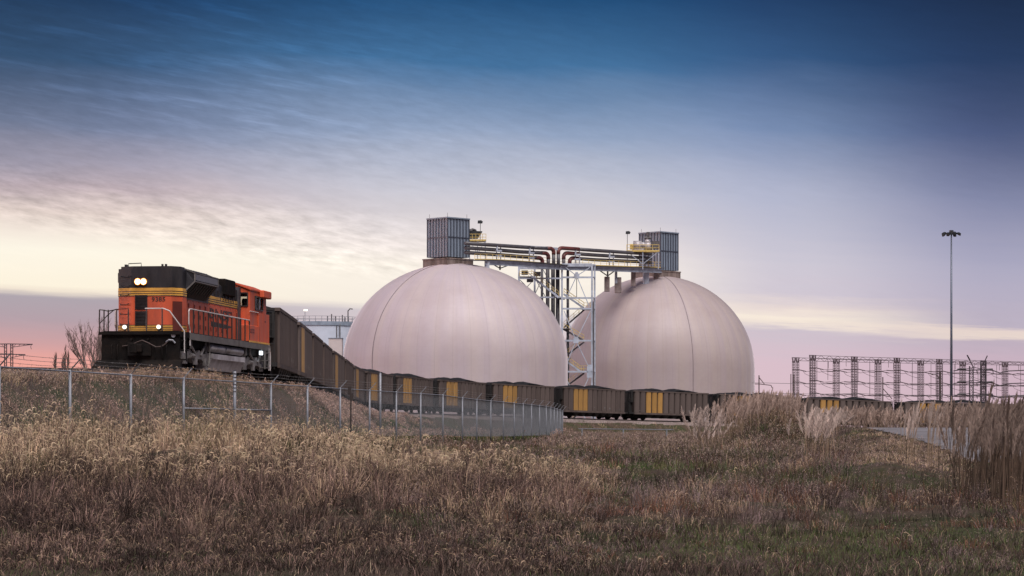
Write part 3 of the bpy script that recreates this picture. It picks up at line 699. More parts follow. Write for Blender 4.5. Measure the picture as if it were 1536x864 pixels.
# ------------------------------------------------------------------ flood light mast
DM = 352.0; km = DM/F
ms = empty('light_mast', ((1427-768)*km, DM, CZ-1.0), label='tall dark floodlight mast with ring of lamps at right', cat='light mast')
hm = (640-349)*km+1.0
MB().tube((0,0,0), (0,0,hm), .24, 10, .10).build('pole', MASTM, ms, True)
ring = MB(); ring.lathe([(.9,hm-.2),(1.0,hm-.2),(1.0,hm-.05),(.9,hm-.05),(.9,hm-.2)], 20); ring.tube((0,0,hm-.3), (0,0,hm+.35), .32, 10)
for k in range(6): a = k*math.pi/3; ring.bar((0,0,hm-.1), (math.cos(a), math.sin(a), hm-.12), .07)
ring.build('ring_frame', FLOOD, ms)
fm = MB(); fm.extr([(-.15,.12),(.1,.16),(.42,-.02),(.34,-.34),(.05,-.2)], -.2, .2); fme = fm.mesh('floodlight', FLOOD)
for k in range(8):
    a = k*math.pi/4+.2; inst('floodlight', fme, ms, (1.02*math.cos(a), 1.02*math.sin(a), hm-.08-.1*(k % 2)), (0, 0, a))

# ------------------------------------------------------------------ switchyard gantries
def lattice(mb, x, y, z0, z1, w, bar=.09, n=None):
    n = n or max(3, int((z1-z0)/(w*1.2))); h = w/2
    cs = [(-h,-h),(h,-h),(h,h),(-h,h)]
    for a, b2 in cs: mb.bar((x+a,y+b2,z0), (x+a,y+b2,z1), bar)
    for i in range(n):
        za, zb = z0+(z1-z0)*i/n, z0+(z1-z0)*(i+1)/n
        for k in range(4):
            p, q = cs[k], cs[(k+1) % 4]
            if i % 2: p, q = q, p
            mb.bar((x+p[0],y+p[1],za), (x+q[0],y+q[1],zb), bar*.75)
def gantry(label, pxs, ys, ztop, hide=None):
    P = []
    for px, y in zip(pxs, ys): D = (ztop)*F/(640-y); P.append(Vector(((px-768)/F*D, D, CZ+ztop)))
    o = empty('switchyard_gantry', (P[0].x, P[0].y, CZ-1.3), label=label, cat='gantry', group='switchyard gantries'); oo = o.location
    H = ztop+1.3; d = (P[-1]-P[0]); d.z = 0; d.normalize()
    me = None
    for p in P:
        if me is None:
            mb = MB()
            for s2 in (-.66, .66): lattice(mb, s2, 0, 0, H-.9, .52, .07)
            for s2 in (-.62, .62):      # flared head
                mb.bar((s2-.3,0,H-1.2), (s2*1.0-.62,0,H-.05), .13); mb.bar((s2+.3,0,H-1.2), (s2+.62,0,H-.05), .13)
                mb.bar((s2-.15,0,H-1.2), (s2-.3,0,H-.05), .1); mb.bar((s2+.15,0,H-1.2), (s2+.3,0,H-.05), .1)
            mb.bar((-1.25,0,H), (1.25,0,H), .22, .16)
            for z in (3.1, 6.2, 9.3): mb.bar((-1.0,0,H-z), (1.0,0,H-z), .2, .22)
            me = mb.mesh('lattice_column', LATT)
        inst('lattice_column', me, o, (p.x-oo.x, p.y-oo.y, 0), (0,0,math.atan2(d.y,d.x)))
    for a, b2 in zip(P[:-1], P[1:]):
        mb = MB(); A = Vector((a.x-oo.x, a.y-oo.y, H)); B2 = Vector((b2.x-oo.x, b2.y-oo.y, H)); n = 10
        for z in (0, -.75):
            for s2 in (0, .6): mb.bar(A+Vector((0,s2,z)), B2+Vector((0,s2,z)), .085)
        for k in range(n): mb.bar(A.lerp(B2, k/n)+Vector((0,0,-.75 if k % 2 else 0)), A.lerp(B2, (k+1)/n)+Vector((0,0,0 if k % 2 else -.75)), .07)
        mb.build('truss_beam', LATT, o)
        mb = MB()
        for z in (3.1, 6.2, 9.3):
            pts = []
            for k in range(13):
                u = k/12; sag = -.35*math.sin(math.pi*min(1, u*1.0))*1.0+(.12*math.sin(u*19))
                pts.append(A.lerp(B2, u)+Vector((0,-.3,-z+sag)))
            mb.path(pts[:4], .11, 4); mb.path(pts[3:10], .05, 4); mb.path(pts[9:], .11, 4)
            mb.path([pts[2], pts[2]+Vector((.6,0,-.8)), pts[4]+Vector((.3,0,-1.3)), pts[6]+Vector((0,0,-1.6))], .045, 4)
        mb.build('insulator_strings', LATT, o)
        mb = MB()
        for u in (.36, .52, .8): c0 = A.lerp(B2, u); mb.tube(c0+Vector((0,0,-.7)), c0+Vector((0,0,-random.choice((2.5,6,9.5)))), .055, 4)
        mb.build('drop_wires', LATT, o)
    return o
gantry('farther row of lattice gantry with leftmost column beside wooden poles', [1193.5,1254.5,1317,1381,1444,1507.5,1572], [536.5,538.3,539.5,541,542.3,543.5,545], 17.6)
gantry('nearer row of lattice gantry whose flared heads stand slightly higher', [1219,1281.5,1345.3,1409,1475,1541], [533,535.2,537,539,541,543], 17.6)
# heavier dead-end tower with slanting horns
DQ = 560.0
ltw = empty('dead_end_tower', W(1475, 650, DQ), label='heavy dark lattice dead end tower with slanting horns right of the mast', cat='lattice tower'); lo2 = ltw.location.copy()
def Q(px, py, dd=0): return W(px, py, DQ+dd)-lo2
mb = MB(); c = Q(1475, 650); lattice(mb, c.x, c.y, 0, Q(0,541).z, 1.15, .15); mb.build('lattice_column', LATTD, ltw)
mb = MB(); c = Q(1457, 650); lattice(mb, c.x, c.y, 0, Q(0,549).z, .85, .11); mb.build('lattice_column', LATTD, ltw)
mb = MB()
for a, b2 in (((1450.5,532.5),(1460,551)),((1481,533.5),(1474,549)),((1451,533),(1455,540))): mb.bar(Q(*a), Q(*b2), .22)
mb.build('horn', LATTD, ltw)
mb = MB()
for y in (554.5, 573.5, 592):
    mb.path([Q(1430,y+2), Q(1440,y), Q(1452,y+1), Q(1475,y), Q(1489,y+1), Q(1500,y+5), Q(1512,y+2), Q(1536,y+1)], .12, 4)
    mb.path([Q(1449,y-1), Q(1462,y-3.5), Q(1475,y)], .08, 4); mb.path([Q(1436,y), Q(1440,y-1), Q(1449,y-1)], .22, 5); mb.path([Q(1480,y), Q(1489,y-.5)], .26, 5)
    mb.path([Q(1489,y), Q(1490,y+6), Q(1493,y+6)], .1, 4); mb.path([Q(1465,y), Q(1466,y+6)], .1, 4)
mb.build('cross_arm', LATTD, ltw)
# left pylon on the skyline
DP = 450.0
py_ = empty('transmission_pylon', W(13, 650, DP), label='lattice transmission pylon on the pink skyline at far left', cat='pylon'); pq = py_.location.copy()
def PQ(px, py, dd=0): return W(px, py, DP+dd)-pq
for x in (8.3, 17.6):
    mb = MB(); c = PQ(x, 650); lattice(mb, c.x, 0, 0, PQ(0,515.5).z, .42, .07, 30); mb.build('lattice_leg', LATTD, py_)
mb = MB()
for y, a in ((515.8,49),(531.3,38)):
    for s2 in (1, -1):
        xa = 13+(a-13)*s2
        mb.bar(PQ(13,y), PQ(xa,y+.6), .16); mb.bar(PQ(13+5*s2,y+5), PQ(xa,y+.8), .11)
        for u in (.3,.5,.7,.85): mb.bar(PQ(13+(a-13)*u*s2,y+.2), PQ(13+(a-13)*(u-.08)*s2,y+5-5*u+.5), .07)
        mb.path([PQ(xa-1.5*s2,y+.6), PQ(xa-3*s2,y+4), PQ(xa-2*s2,y+8)], .05, 4)
mb.build('cross_arm', LATTD, py_)
# utility poles
def pole(px, ytop, D, w, label, arm=None, stay=None):
    o = empty('utility_pole', ((px-768)/F*D, D, CZ-1.3), label=label, cat='utility pole', group='utility poles near the switchyard')
    h_ = (640-ytop)/F*D+1.3; k = D/F
    MB().tube((0,0,0), (0,0,h_), w, 7, w*.8).build('shaft', WOOD, o)
    if arm:
        mb = MB()
        for (a, b2) in arm: mb.bar((a[0]*k, 0, h_-a[1]*k), (b2[0]*k, 0, h_-b2[1]*k), .13)
        mb.build('cross_arm', WOOD, o)
    return o
pole(1138.5, 563, 420, .12, 'thin pole with angled arm next to the right dome', [((0,3),(8,13)),((0,13),(18,15)),((18,15),(20,19)),((-6,13),(0,13))])
pole(1186.3, 561, 470, .10, 'thin shorter pole, left of the pair beside the gantry', None)
pole(1190.6, 562, 430, .17, 'thicker pole, right of the pair beside the gantry', None)
pole(1324.2, 565.5, 440, .13, 'slim pole with guy wire in front of the gantry', [((0,17),(14,33))])
pole(1410.5, 558, 440, .20, 'stout dark pole with bracket arm just left of the mast', [((-13,4),(-6,4)),((-6,4),(0,12)),((-14,3),(-11,3))])
mb = MB()
def wire_row():
    o = empty('overhead_wires', W(1140, 578, 432), label='thin overhead wires strung between the slim poles', cat='wires'); q = o.location.copy()
    for y in (574, 589):
        m2 = MB(); pts = []
        for k in range(25):
            px = 1128+k*20; sag = 1.6*abs(math.sin(math.pi*(px-1138)/150)); pts.append(W(px, y+sag+max(0,(px-1190))*.012, 425+.01*(px-1000))-q)
        m2.path(pts, .035, 4); m2.build('wire', GREYST, o)
wire_row()

# ------------------------------------------------------------------ coal cars
def bogie_meshes(fr_m, wh_m, wr, span):
    s = MB()
    for q in (-1, 1):
        x0, x1 = sorted((q*.98, q*1.12))
        s.extr([(0,0),(0,0)], 0, 0) if False else None
        pts = [(-span-.35,wr-.05),(-span-.3,wr+.22),(-.35,wr+.32),(.35,wr+.32),(span+.3,wr+.22),(span+.35,wr-.05),(span-.1,wr-.18),(.4,wr-.28),(-.4,wr-.28),(-span+.1,wr-.18)]
        vs = [(x0,y,z) for y,z in pts]+[(x1,y,z) for y,z in pts]; n = len(pts)
        s.add(vs, [tuple(range(n)), tuple(range(n,2*n))[::-1]]+[(i,(i+1)%n,(i+1)%n+n,i+n) for i in range(n)])
    s.box(-1.0,1.0,-.25,.25,wr-.1,wr+.3)
    w = MB()
    for q in (-1, 1):
        w.tube((q*.68,0,0),(q*.80,0,0), wr, 20); w.tube((q*.64,0,0),(q*.69,0,0), wr+.04, 20); w.tube((q*.8,0,0),(q*.95,0,0), .13, 10)
    w.tube((-.7,0,0),(.7,0,0), .09, 8)
    return s.mesh('bogie_frame', fr_m), w.mesh('wheelset', wh_m)
BF, WS = bogie_meshes(BLACK, BLACK, .46, .88)
def make_car(body_m, yellow=True):
    root = empty('coal_car')
    HL = 6.5
    b_ = MB()
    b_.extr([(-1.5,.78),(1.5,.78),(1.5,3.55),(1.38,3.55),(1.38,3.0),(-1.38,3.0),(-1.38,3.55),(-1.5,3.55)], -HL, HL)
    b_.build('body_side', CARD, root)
    for q in (-1, 1):
        e = MB()
        e.box(-1.36,1.36,*sorted((q*HL,q*(HL+.22))),2.2,3.45)
        e.box(-1.1,1.1,*sorted((q*HL,q*(HL+.55))),.95,2.2)
        for xx_ in (-1.3,-.5,.5,1.3): e.box(xx_-.05,xx_+.05,*sorted((q*(HL+.22),q*(HL+.34))),2.2,3.5)
        e.box(-1.5,1.5,*sorted((q*HL,q*(HL+.75))),.74,.95)
        e.build('end_wall', CARS, root)
        l_ = MB()
        for xx_ in (-1.0, -1.4): l_.bar((xx_*q,q*(HL+.7),.6),(xx_*q,q*(HL+.7),3.6), .04)
        for k in range(8): l_.bar((-1.0*q,q*(HL+.7),.8+k*.36),(-1.4*q,q*(HL+.7),.8+k*.36), .035)
        l_.build('end_ladder', CARS, root)
        MB().box(-.12,.12,*sorted((q*(HL+.5),q*(HL+1.2))),.72,.95).build('coupler', BLACK, root)
        MB().box(*sorted((q*1.36,q*1.64)), -HL-.05, HL+.05, 3.55, 3.72).build('top_chord', body_m, root)
        MB().box(*sorted((q*1.5,q*1.64)), -HL, HL, .70, .92).build('side_sill', body_m, root)
        MB().box(-1.36,1.36,*sorted((q*(HL+.34),q*(HL-.1))),3.56,3.70).build('end_chord', CARS, root)
    n = 13; st_ = 2*HL/n
    rp = [(-.40,0),(-.33,.12),(.33,.12),(.40,0)]
    def ribmesh(m_):
        mb = MB(); vs = [(x,y,.93) for y,x in rp]+[(x,y,3.54) for y,x in rp]
        return mb.add(vs, [(0,1,5,4),(1,2,6,5),(2,3,7,6),(0,3,2,1),(4,5,6,7)]).mesh('side_rib', m_)
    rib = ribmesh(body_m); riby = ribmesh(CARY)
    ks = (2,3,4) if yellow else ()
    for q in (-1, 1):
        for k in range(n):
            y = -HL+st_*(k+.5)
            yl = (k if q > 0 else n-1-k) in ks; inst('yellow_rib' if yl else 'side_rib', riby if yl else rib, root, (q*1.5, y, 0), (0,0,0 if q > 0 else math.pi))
        if yellow:
            pass
        if yellow or q > 0:
            s_ = MB()
            for (yy_, zz, ww, hh_) in ((2.0,1.35,.30,.22),(3.1,1.3,.28,.2),(-.2,1.36,.14,.14),(5.3,1.25,.12,.3),(-5.6,1.2,.12,.12)): s_.box(*sorted((q*1.615,q*1.625)), yy_-ww/2, yy_+ww/2, zz-hh_/2, zz+hh_/2)
            tag(s_.build('stencil_plates', SILL, root), kind='stuff')
    # coal heap
    c_ = MB(); nx, ny = 7, 36; vs = []; fs = []; r2 = random.Random(5)
    for i in range(ny+1):
        for j in range(nx+1):
            u, v = i/ny, j/nx; y = -HL+.05+(2*HL-.1)*u; x = -1.36+2.72*v
            hz = 3.46+.70*(max(0, math.sin(math.pi*u))**.55)*(.55+.45*math.sin(math.pi*v))*(1+.10*math.sin(u*9+1)+.06*math.sin(u*23)) + r2.uniform(-.03,.03) - .16*math.exp(-((u-.5)/.09)**2)
            vs.append((x, y, hz))
    for i in range(ny):
        for j in range(nx): o = i*(nx+1)+j; fs.append((o, o+1, o+nx+2, o+nx+1))
    c_.add(vs, fs).build('coal_load', COAL, root)
    u_ = MB(); u_.box(-.35,.35,-HL-.9,HL+.9,.66,.95)
    for k in range(6):
        y = -3.6+k*1.45
        for q in (-1, 1): u_.add([(q*1.45,y-.62,.72),(q*1.45,y+.62,.72),(q*1.3,y+.15,.3),(q*1.3,y-.15,.3),(0,y-.62,.72),(0,y+.62,.72),(0,y+.15,.3),(0,y-.15,.3)], [(0,1,2,3),(4,5,6,7),(0,3,7,4),(1,2,6,5),(3,2,6,7)])
    u_.build('hopper_bottom', CARS, root)
    for yb_ in (-5.05, 5.05):
        f_ = inst('bogie', BF, root, (0,yb_,0))
        for q in (-.88, .88): inst('wheelset', WS, f_, (0,q,.46))
    return root
carY = make_car(CARB2); carP = make_car(CARB, False); first = {0: carP, 1: carY}
CL = ['coal car coupled directly behind the orange locomotive', 'second brown coal car behind the locomotive, showing a yellow panel', 'third coal car behind the locomotive, plain brown',
      'fourth coal car behind the locomotive, plain sided', 'fifth coal car behind the locomotive with narrow yellow panel', 'sixth coal car behind the locomotive, plain brown, seen at a grazing angle', 'seventh coal car behind the locomotive, yellow panelled, at the start of the bend',
      'coal car below the left edge of the nearer dome, first of the broadside run', 'coal car under the left dome below its dark cable, behind the lone grey post', 'coal car in front of the left dome, below the middle of its left half',
      'coal car in front of the right half of the left dome', 'coal car in front of the stair tower foot, just past the fence corner', 'coal car in front of the right dome with wide yellow panel in full view',
      'coal car at the right edge of the right dome, partly behind the plumed mound', 'coal car under the leftmost gantry columns with three yellow bays', 'coal car crossing behind the foot of the light mast', 'last coal car in view at the far right behind reeds']
flip = set()
for i in range(len(ctr)-1):
    a, b2 = ctr[i], ctr[i+1]; d = b2-a; mid = (a+b2)/2
    src = carP if i in (0,2,3,5) else carY
    o = src if i < 2 else copy_tree(src)
    o.location = mid; yaw = math.atan2(-d.x, d.y)
    pitch = math.atan2(d.z, math.hypot(d.x, d.y))
    o.rotation_euler = (pitch if i not in flip else -pitch, 0, yaw+(math.pi if i in flip else 0))
    o.scale = (1, (d.length-.7)/14.5, 1)
    tag(o, CL[i], 'coal car', 'coal cars of the train')

# ------------------------------------------------------------------ locomotive
AMBER = emit('amber_halo_glow', (1,.33,.06), 1.6)  # glowing colour standing in for the warm halo round the headlights
lc = empty('diesel_locomotive', LO, -HEAD, label='orange and black diesel locomotive with lit headlights leading the coal train', cat='locomotive')
LEN = 17.3
b_ = MB(); b_.box(-1.6,1.6,.05,LEN,1.42,1.66); b_.box(-1.25,1.25,.4,LEN-.2,1.05,1.42); uf = b_.build('underframe', BLACK, lc)
s = MB()
for q in (-1, 1): s.box(*sorted((q*1.6,q*1.63)), 1.9, LEN-.3, 1.36, 1.64)
s.build('side_sill', SILL, lc)
# end pilot
p_ = MB(); p_.box(-1.66,1.66,-.05,.12,.42,1.62); p_.box(-1.75,1.75,-.18,.0,1.50,1.62)
p_.add([(-1.85,-.05,.45),(1.75,-.05,.45),(1.85,-.55,.02),(-2.0,-.55,.02),(-1.85,.1,.45),(1.75,.1,.45),(1.85,-.4,.02),(-2.0,-.4,.02)], [(0,1,2,3),(7,6,5,4),(0,3,7,4),(1,5,6,2),(3,2,6,7)])
for q in (-1, 1):
    p_.box(*sorted((q*.95,q*1.0)), -.10,-.04,.5,1.2); p_.box(*sorted((q*.62,q*.66)), -.10,-.04,.5,1.2)
p_.build('pilot_plate', BLACK, lc)
st2 = MB()
for q in (-1, 1):
    for k, z in enumerate((.45,.85,1.25)): st2.box(*sorted((q*1.35,q*1.72)), .12, .95, z, z+.05)
    st2.box(*sorted((q*1.68,q*1.72)), .95, 1.0, .4, 1.62)
st2.build('end_steps', BLACK, lc)
cp = MB(); cp.box(-.16,.16,-.75,0,.78,1.02); cp.box(-.24,.10,-1.0,-.7,.70,1.1); cp.box(.08,.3,-.98,-.82,.74,1.06); cp.build('coupler', BLACK, lc, bevel=.03)
MB().box(-.5,.5,-.2,-.05,.62,1.2).build('coupler_pocket', BLACK, lc)
hs = MB(); pts = [(-.75,-.12,1.02),(-.4,-.16,1.06),(-.1,-.2,1.18),(.12,-.2,1.26),(.4,-.2,1.14),(.7,-.2,.98),(.95,-.18,1.0),(1.12,-.16,1.12),(1.25,-.12,1.3)]
hs.path(pts, .025, 6); hs.build('brake_hose', mk('brown_hose', (.06,.04,.035), .7), lc)
hs = MB()
for x in (-1.2,-.95,.95,1.15): hs.path([(x,-.06,1.1),(x,-.2,1.0),(x+.03,-.24,.7),(x+.06,-.2,.5)], .028, 6)
for q in (-.35,.36): hs.tube((q,-.04,1.3),(q,-.2,1.3),.05,8)
hs.build('air_hoses', BLACK, lc)
gl = MB(); gl.tube((1.42,-.06,1.46),(1.42,-.12,1.46),.09,10); gl.path([(1.12,-.1,1.18),(1.25,-.16,1.27),(1.4,-.14,1.26),(1.5,-.1,1.14)],.04,6); gl.build('pilot_fittings', STEEL, lc)
# hood end
plan = [(-.74,1.2),(1.02,1.2),(1.36,1.62),(1.36,2.3),(-1.38,2.3),(-1.38,1.5)]
def planx(e): return [(x+(e if x > 0 else -e), y-(e if y < 2 else 0)) for x, y in plan]
he = MB().prism(plan, 1.66, 3.17).build('hood_end', ORANGE, lc)
MB().prism(planx(.012), 1.66, 1.94).build('lower_stripe', YELLOW, he)
MB().prism(planx(.012), 3.17, 3.52).build('yellow_stripe', YELLOW, he)
m2 = MB()
for z in (3.175,3.27,3.365): m2.prism(planx(.017), z, z+.028)
for z in (1.74,1.83,1.94): m2.prism(planx(.017), z, z+.022)
m2.build('pin_stripes', LETTER, he)
uh = MB(); uh.prism(plan, 3.52, 4.34); uh.prism([(x*.93, y+.05) for x, y in plan], 4.34, 4.44); uh.build('upper_hood', BLACKP, he)
for k, (z0, z1) in enumerate(((2.60,3.22),(1.93,2.54))):
    g_ = MB(); g_.box(-.54,-.06,1.165,1.215,z0,z1); go_ = g_.build('end_grille', DARKHOLE, he)
    sl = MB()
    for j in range(9): z = z0+.04+(z1-z0-.06)*j/9; sl.bar((-.53,1.16,z+.02),(-.07,1.16,z+.02), .03, .02)
    for q in (-.55,-.05): sl.bar((q,1.16,z0),(q,1.16,z1), .03)
    sl.build('grille_slats', BLACKP, go_)
text_mesh('9385', .27, .006, LETTER, he, (.44,1.192,3.03), (R(90),0,0), 'road_number', 1.12)
hb_ = MB(); hb_.box(-.56,-.08,1.12,1.21,3.63,3.93); hb_.build('headlight_housing', BLACKP, he, bevel=.03)
for x in (-.44,-.19):
    h2 = MB(); h2.tube((x,1.12,3.78),(x,1.09,3.78),.105,16); h2.build('headlight', LAMP, he)
    MB().path([(x+.125*math.cos(a),1.10,3.78+.125*math.sin(a)) for a in [i*math.pi/8 for i in range(17)]], .022, 5).build('headlight_halo', AMBER, he)  # added glowing ring, paints the halo of the lamp
for x in (-.95,.52):
    h2 = MB(); h2.tube((x,.95,1.86),(x,.86,1.86),.085,14); h2.build('ditch_light', LAMP2, lc)
    h3 = MB(); h3.tube((x,1.16,1.86),(x,.95,1.86),.095,12); h3.bar((x,1.0,1.66),(x,1.0,1.8),.06); h3.build('ditch_light_can', BLACKP, lc)
gi = MB()
for z in (4.02,3.62,3.25,2.86,2.46,2.02):
    for x0,x1 in ((-1.28,-.86),): 
        y0 = 1.5-(x0+1.38)/.64*.3; y1 = 1.5-(x1+1.38)/.64*.3
        gi.path([(x0,y0,z),(x0,y0-.1,z),(x0+.04,y0-.12,z-.05),(x1-.04,y1-.12,z-.05),(x1,y1-.1,z),(x1,y1,z)], .02, 5)
gi.build('grab_iron', LETTER, he)
dr = MB(); dr.add([(1.04,1.205,1.72),(1.35,1.59,1.72),(1.35,1.59,2.95),(1.04,1.205,2.95)], [(0,1,2,3)])
for v_ in range(4): x, y, z = dr.v[v_]; dr.v[v_] = (x+.012, y-.012, z)
dr.build('end_side_door', mk('dark_red_recess', (.10,.018,.012), .5, 0, .2, 1), he)
rf_ = MB()
rf_.path([(-1.0,1.7,4.44),(-1.0,1.7,4.58),(-.45,1.7,4.60),(-.45,1.7,4.44)], .02, 5); rf_.box(-1.15,-1.05,1.6,1.8,4.44,4.54); rf_.box(.45,.52,1.6,1.7,4.44,4.55); rf_.box(.6,.68,1.6,1.7,4.44,4.55)
rf_.build('roof_grab', BLACKP, he)
# long hood
hw = 1.12
lh = MB().box(-hw,hw,2.3,13.3,1.66,3.17).build('long_hood', ORANGE, lc)
MB().box(-hw-.012,hw+.012,7.0,13.3,3.17,3.52).build('yellow_stripe', YELLOW, lh)
m2 = MB()
for z in (3.175,3.27,3.365): m2.box(-hw-.018,hw+.018,7.0,13.28,z,z+.028)
m2.build('pin_stripes', LETTER, lh)
MB().extr([(-hw,3.52),(hw,3.52),(hw,4.05),(hw-.3,4.30),(-hw+.3,4.30),(-hw,4.05)], 2.3, 13.3).build('hood_roof', BLACKP, lh)
MB().box(-hw-.01,hw+.01,2.3,7.0,3.14,3.52).build('radiator_sill', SILL, lh)
# doors along the hood with latches
dm = MB(); dm.box(0,.022,-.46,.46,1.74,3.08)
for z in (2.02,2.45,2.88):
    dm.mat(1).box(.022,.05,-.40,-.30,z-.09,z+.09)
for y in (-.465,.465): dm.mat(1).box(.0,.012,y-.02,y+.02,1.7,3.12)
REDK = mk('dark_red_latch', (.13,.02,.015), .5)
dme = dm.mesh('hood_door', [ORANGE, REDK])
for q in (1, -1):
    for k in range(11): inst('hood_door', dme, lh, (q*hw, 2.85+k*.98, 0), (0,0,0 if q > 0 else math.pi))
vn = MB()
for k in range(8):
    for q in (1, -1): vn.box(*sorted((q*hw,q*(hw+.03))), 7.4+k*.66, 7.6+k*.66, 3.58, 3.82)
vn.build('hood_vents', DARKHOLE, lh)
vl = MB()
for q in (1,):
    for k in range(7): vl.mat(0).box(hw,hw+.025, 9.2+k*.5, 9.27+k*.5, 3.36, 3.70)
vl.build('latch_handles', LETTER, lh)
# lettering on both sides
text_mesh('BNSF', .62, .006, LETTER, lh, (hw+.03, 9.15, 2.72), (R(90),0,R(90)), 'side_lettering', 3.0)
text_mesh('BNSF', .62, .006, LETTER, lh, (-hw-.03, 9.15, 2.72), (R(90),0,R(-90)), 'side_lettering', 3.0)
sw = MB()
for q in (1, -1):
    xq = q*(hw+.03)
    vs = [(xq,7.4,2.16),(xq,10.4,2.16),(xq,11.6,2.28),(xq,10.2,2.34),(xq,7.4,2.38)]; sw.add(vs, [(0,1,2,3,4) if q > 0 else (4,3,2,1,0)])
sw.build('side_swoosh', LETTER, lh)
# flared radiators
for q in (1, -1):
    w = MB()
    inner = [(hw*.98,3.16),(1.66,3.86),(1.66,4.22),(1.22,4.40),(hw*.7,4.40)]
    A = [Vector((x*q, (2.0 if x < 1.2 else 2.5), z)) for x, z in inner]; Bv = [Vector((x*q, (7.2 if x < 1.2 else 6.6), z)) for x, z in inner]
    A[0].y = 1.9; A[4].y = 1.9; Bv[0].y = 6.5
    vs = A+Bv; n = 5
    fs = [(0,1,2,3,4), (9,8,7,6,5)]+[((i+1)%n,i,i+n,(i+1)%n+n) for i in range(n)]
    if q < 0: fs = [f[::-1] for f in fs]
    w.add(vs, fs); wo_ = w.build('radiator_wing', BLACKP, lc)
    fr = MB()
    for a, b2 in ((A[0],A[1]),(A[1],A[2]),(A[2],A[3]),(A[1],Bv[1]),(A[2],Bv[2]),(Bv[1],Bv[2])): fr.bar(a+Vector((q*.01,0,0)), b2+Vector((q*.01,0,0)), .05)
    fr.build('wing_edge', SILL, wo_)
    pn = MB(); x0, x1 = sorted((q*1.66,q*1.685)); pn.box(x0,x1,2.62,6.5,3.92,4.18); pn.build('radiator_panel', mk('grey_radiator_panel', (.13,.13,.15), .5, 0, .15, 2) if q > 0 else bpy.data.materials['grey_radiator_panel'], wo_)
    gr = MB()
    for k in range(9): y = 2.7+k*.42; gr.bar((q*1.25,y,3.36),(q*1.62,y,3.80),.035)
    gr.build('screen_bars', BLACKP, wo_)
    sc2 = MB()
    for k in range(10): y = 2.3+k*.45; sc2.box(*sorted((q*.4,q*1.18)),y,y+.3,4.395,4.43)
    sc2.build('radiator_screen', SILL, wo_)
MB().box(-1.28,1.28,9.6,11.6,3.66,4.42).build('brake_hatch', BLACK, lh, bevel=.05)
rb = MB(); rb.box(-.5,.5,7.4,9.2,4.3,4.38); rb.box(-.35,.35,8.0,8.8,4.38,4.5); rb.box(-.9,.9,11.9,12.8,4.28,4.36); rb.build('roof_hatches', BLACK, lh)
MB().box(-1.2,1.2,12.55,12.95,1.7,4.2).build('clean_air_panel', mk('weathered_grey_black', (.05,.045,.05), .5, 0, .3, 1.2), lh)
# cab
cab = empty('cab', (0,0,0)); cab.parent = lc
CY0, CY1, CX = 13.3, 16.75, 1.56
cw = MB()
def wall_y(y0, y1):       # transverse wall with two side windows, arched roof line
    cw.box(-CX,CX,y0,y1,1.66,3.34); cw.box(-.92,.92,y0,y1,3.34,3.98)
    for q in (1,-1): cw.box(*sorted((q*1.46,q*CX)),y0,y1,3.34,3.98)
    cw.extr([(-CX,3.98),(CX,3.98),(CX,4.12),(.9,4.40),(-.9,4.40),(-CX,4.12)], y0, y1)
wall_y(CY0, CY0+.08); 
cw.box(-CX,CX,CY1-.08,CY1,1.66,3.30); cw.extr([(-CX,3.98),(CX,3.98),(CX,4.12),(.9,4.40),(-.9,4.40),(-CX,4.12)], CY1-.08, CY1)
for x in (-1.51,0,1.51): cw.box(x-.05,x+.05,CY1-.08,CY1,3.30,3.98)
for q in (1,-1):
    x0, x1 = sorted((q*CX,q*(CX-.07))); cw.box(x0,x1,CY0+.08,CY1-.08,1.66,3.25); cw.box(x0,x1,CY0+.08,CY1-.08,3.85,4.10)
    cw.box(x0,x1,CY0+.08,14.3,3.25,3.85); cw.box(x0,x1,15.9,CY1-.08,3.25,3.85)
cw.build('cab_wall', ORANGE, cab)
MB().extr([(-CX-.05,4.10),(-.9,4.38),(.9,4.38),(CX+.05,4.10),(CX+.05,4.16),(.9,4.45),(-.9,4.45),(-CX-.05,4.16)], CY0-.08, CY1+.25).build('cab_roof', ORANGE, cab)
for q in (1,-1):
    MB().box(*sorted((q*.93,q*1.45)), CY0+.03, CY0+.05, 3.35, 3.97).build('rear_window', GLASS, cab)
    wf = MB()
    for (a, b2) in (((.93,3.35),(1.45,3.35)),((.93,3.35),(.93,3.97)),((1.45,3.35),(1.45,3.97)),((.93,3.97),(1.45,3.97))): wf.bar((q*a[0],CY0-.02,a[1]),(q*b2[0],CY0-.02,b2[1]),.05)
    wf.build('window_frame', LETTER, cab)
    MB().box(*sorted((q*1.51,q*1.54)), 14.32, 15.88, 3.27, 3.83).build('side_window', GLASS, cab)
    sf = MB(); 
    for y in (14.3,15.05,15.9): sf.bar((q*(CX+.02),y,3.24),(q*(CX+.02),y,3.86),.06)
    for z in (3.24,3.86): sf.bar((q*(CX+.02),14.3,z),(q*(CX+.02),15.9,z),.06)
    sf.build('side_window_frame', LETTER, cab)
    MB().box(*sorted((q*CX,q*1.80)), 15.2, 16.9, 3.84, 4.20).build('cab_side_box', ORANGE, cab, bevel=.04)
    wd = MB(); wd.box(*sorted((q*1.06*.06,q*1.44)),CY1-.05,CY1-.03,3.31,3.97); wd.build('windscreen', GLASS, cab)
seat = MB(); seat.box(.75,1.3,15.0,15.15,3.2,3.80); seat.box(.7,1.35,14.6,15.1,3.0,3.12); seat.build('cab_seat', BLACK, cab, bevel=.05)
nose = MB(); nose.extr([(-1.3,1.66),(1.3,1.66),(1.3,3.1),(1.0,3.35),(-1.0,3.35),(-1.3,3.1)], CY1, 17.25); nose.build('nose', ORANGE, cab)
for q in (1,-1): MB().box(*sorted((q*hw,q*1.6)), 12.9, 14.9, 1.66, 2.46).build('battery_box', ORANGE, cab, bevel=.03)
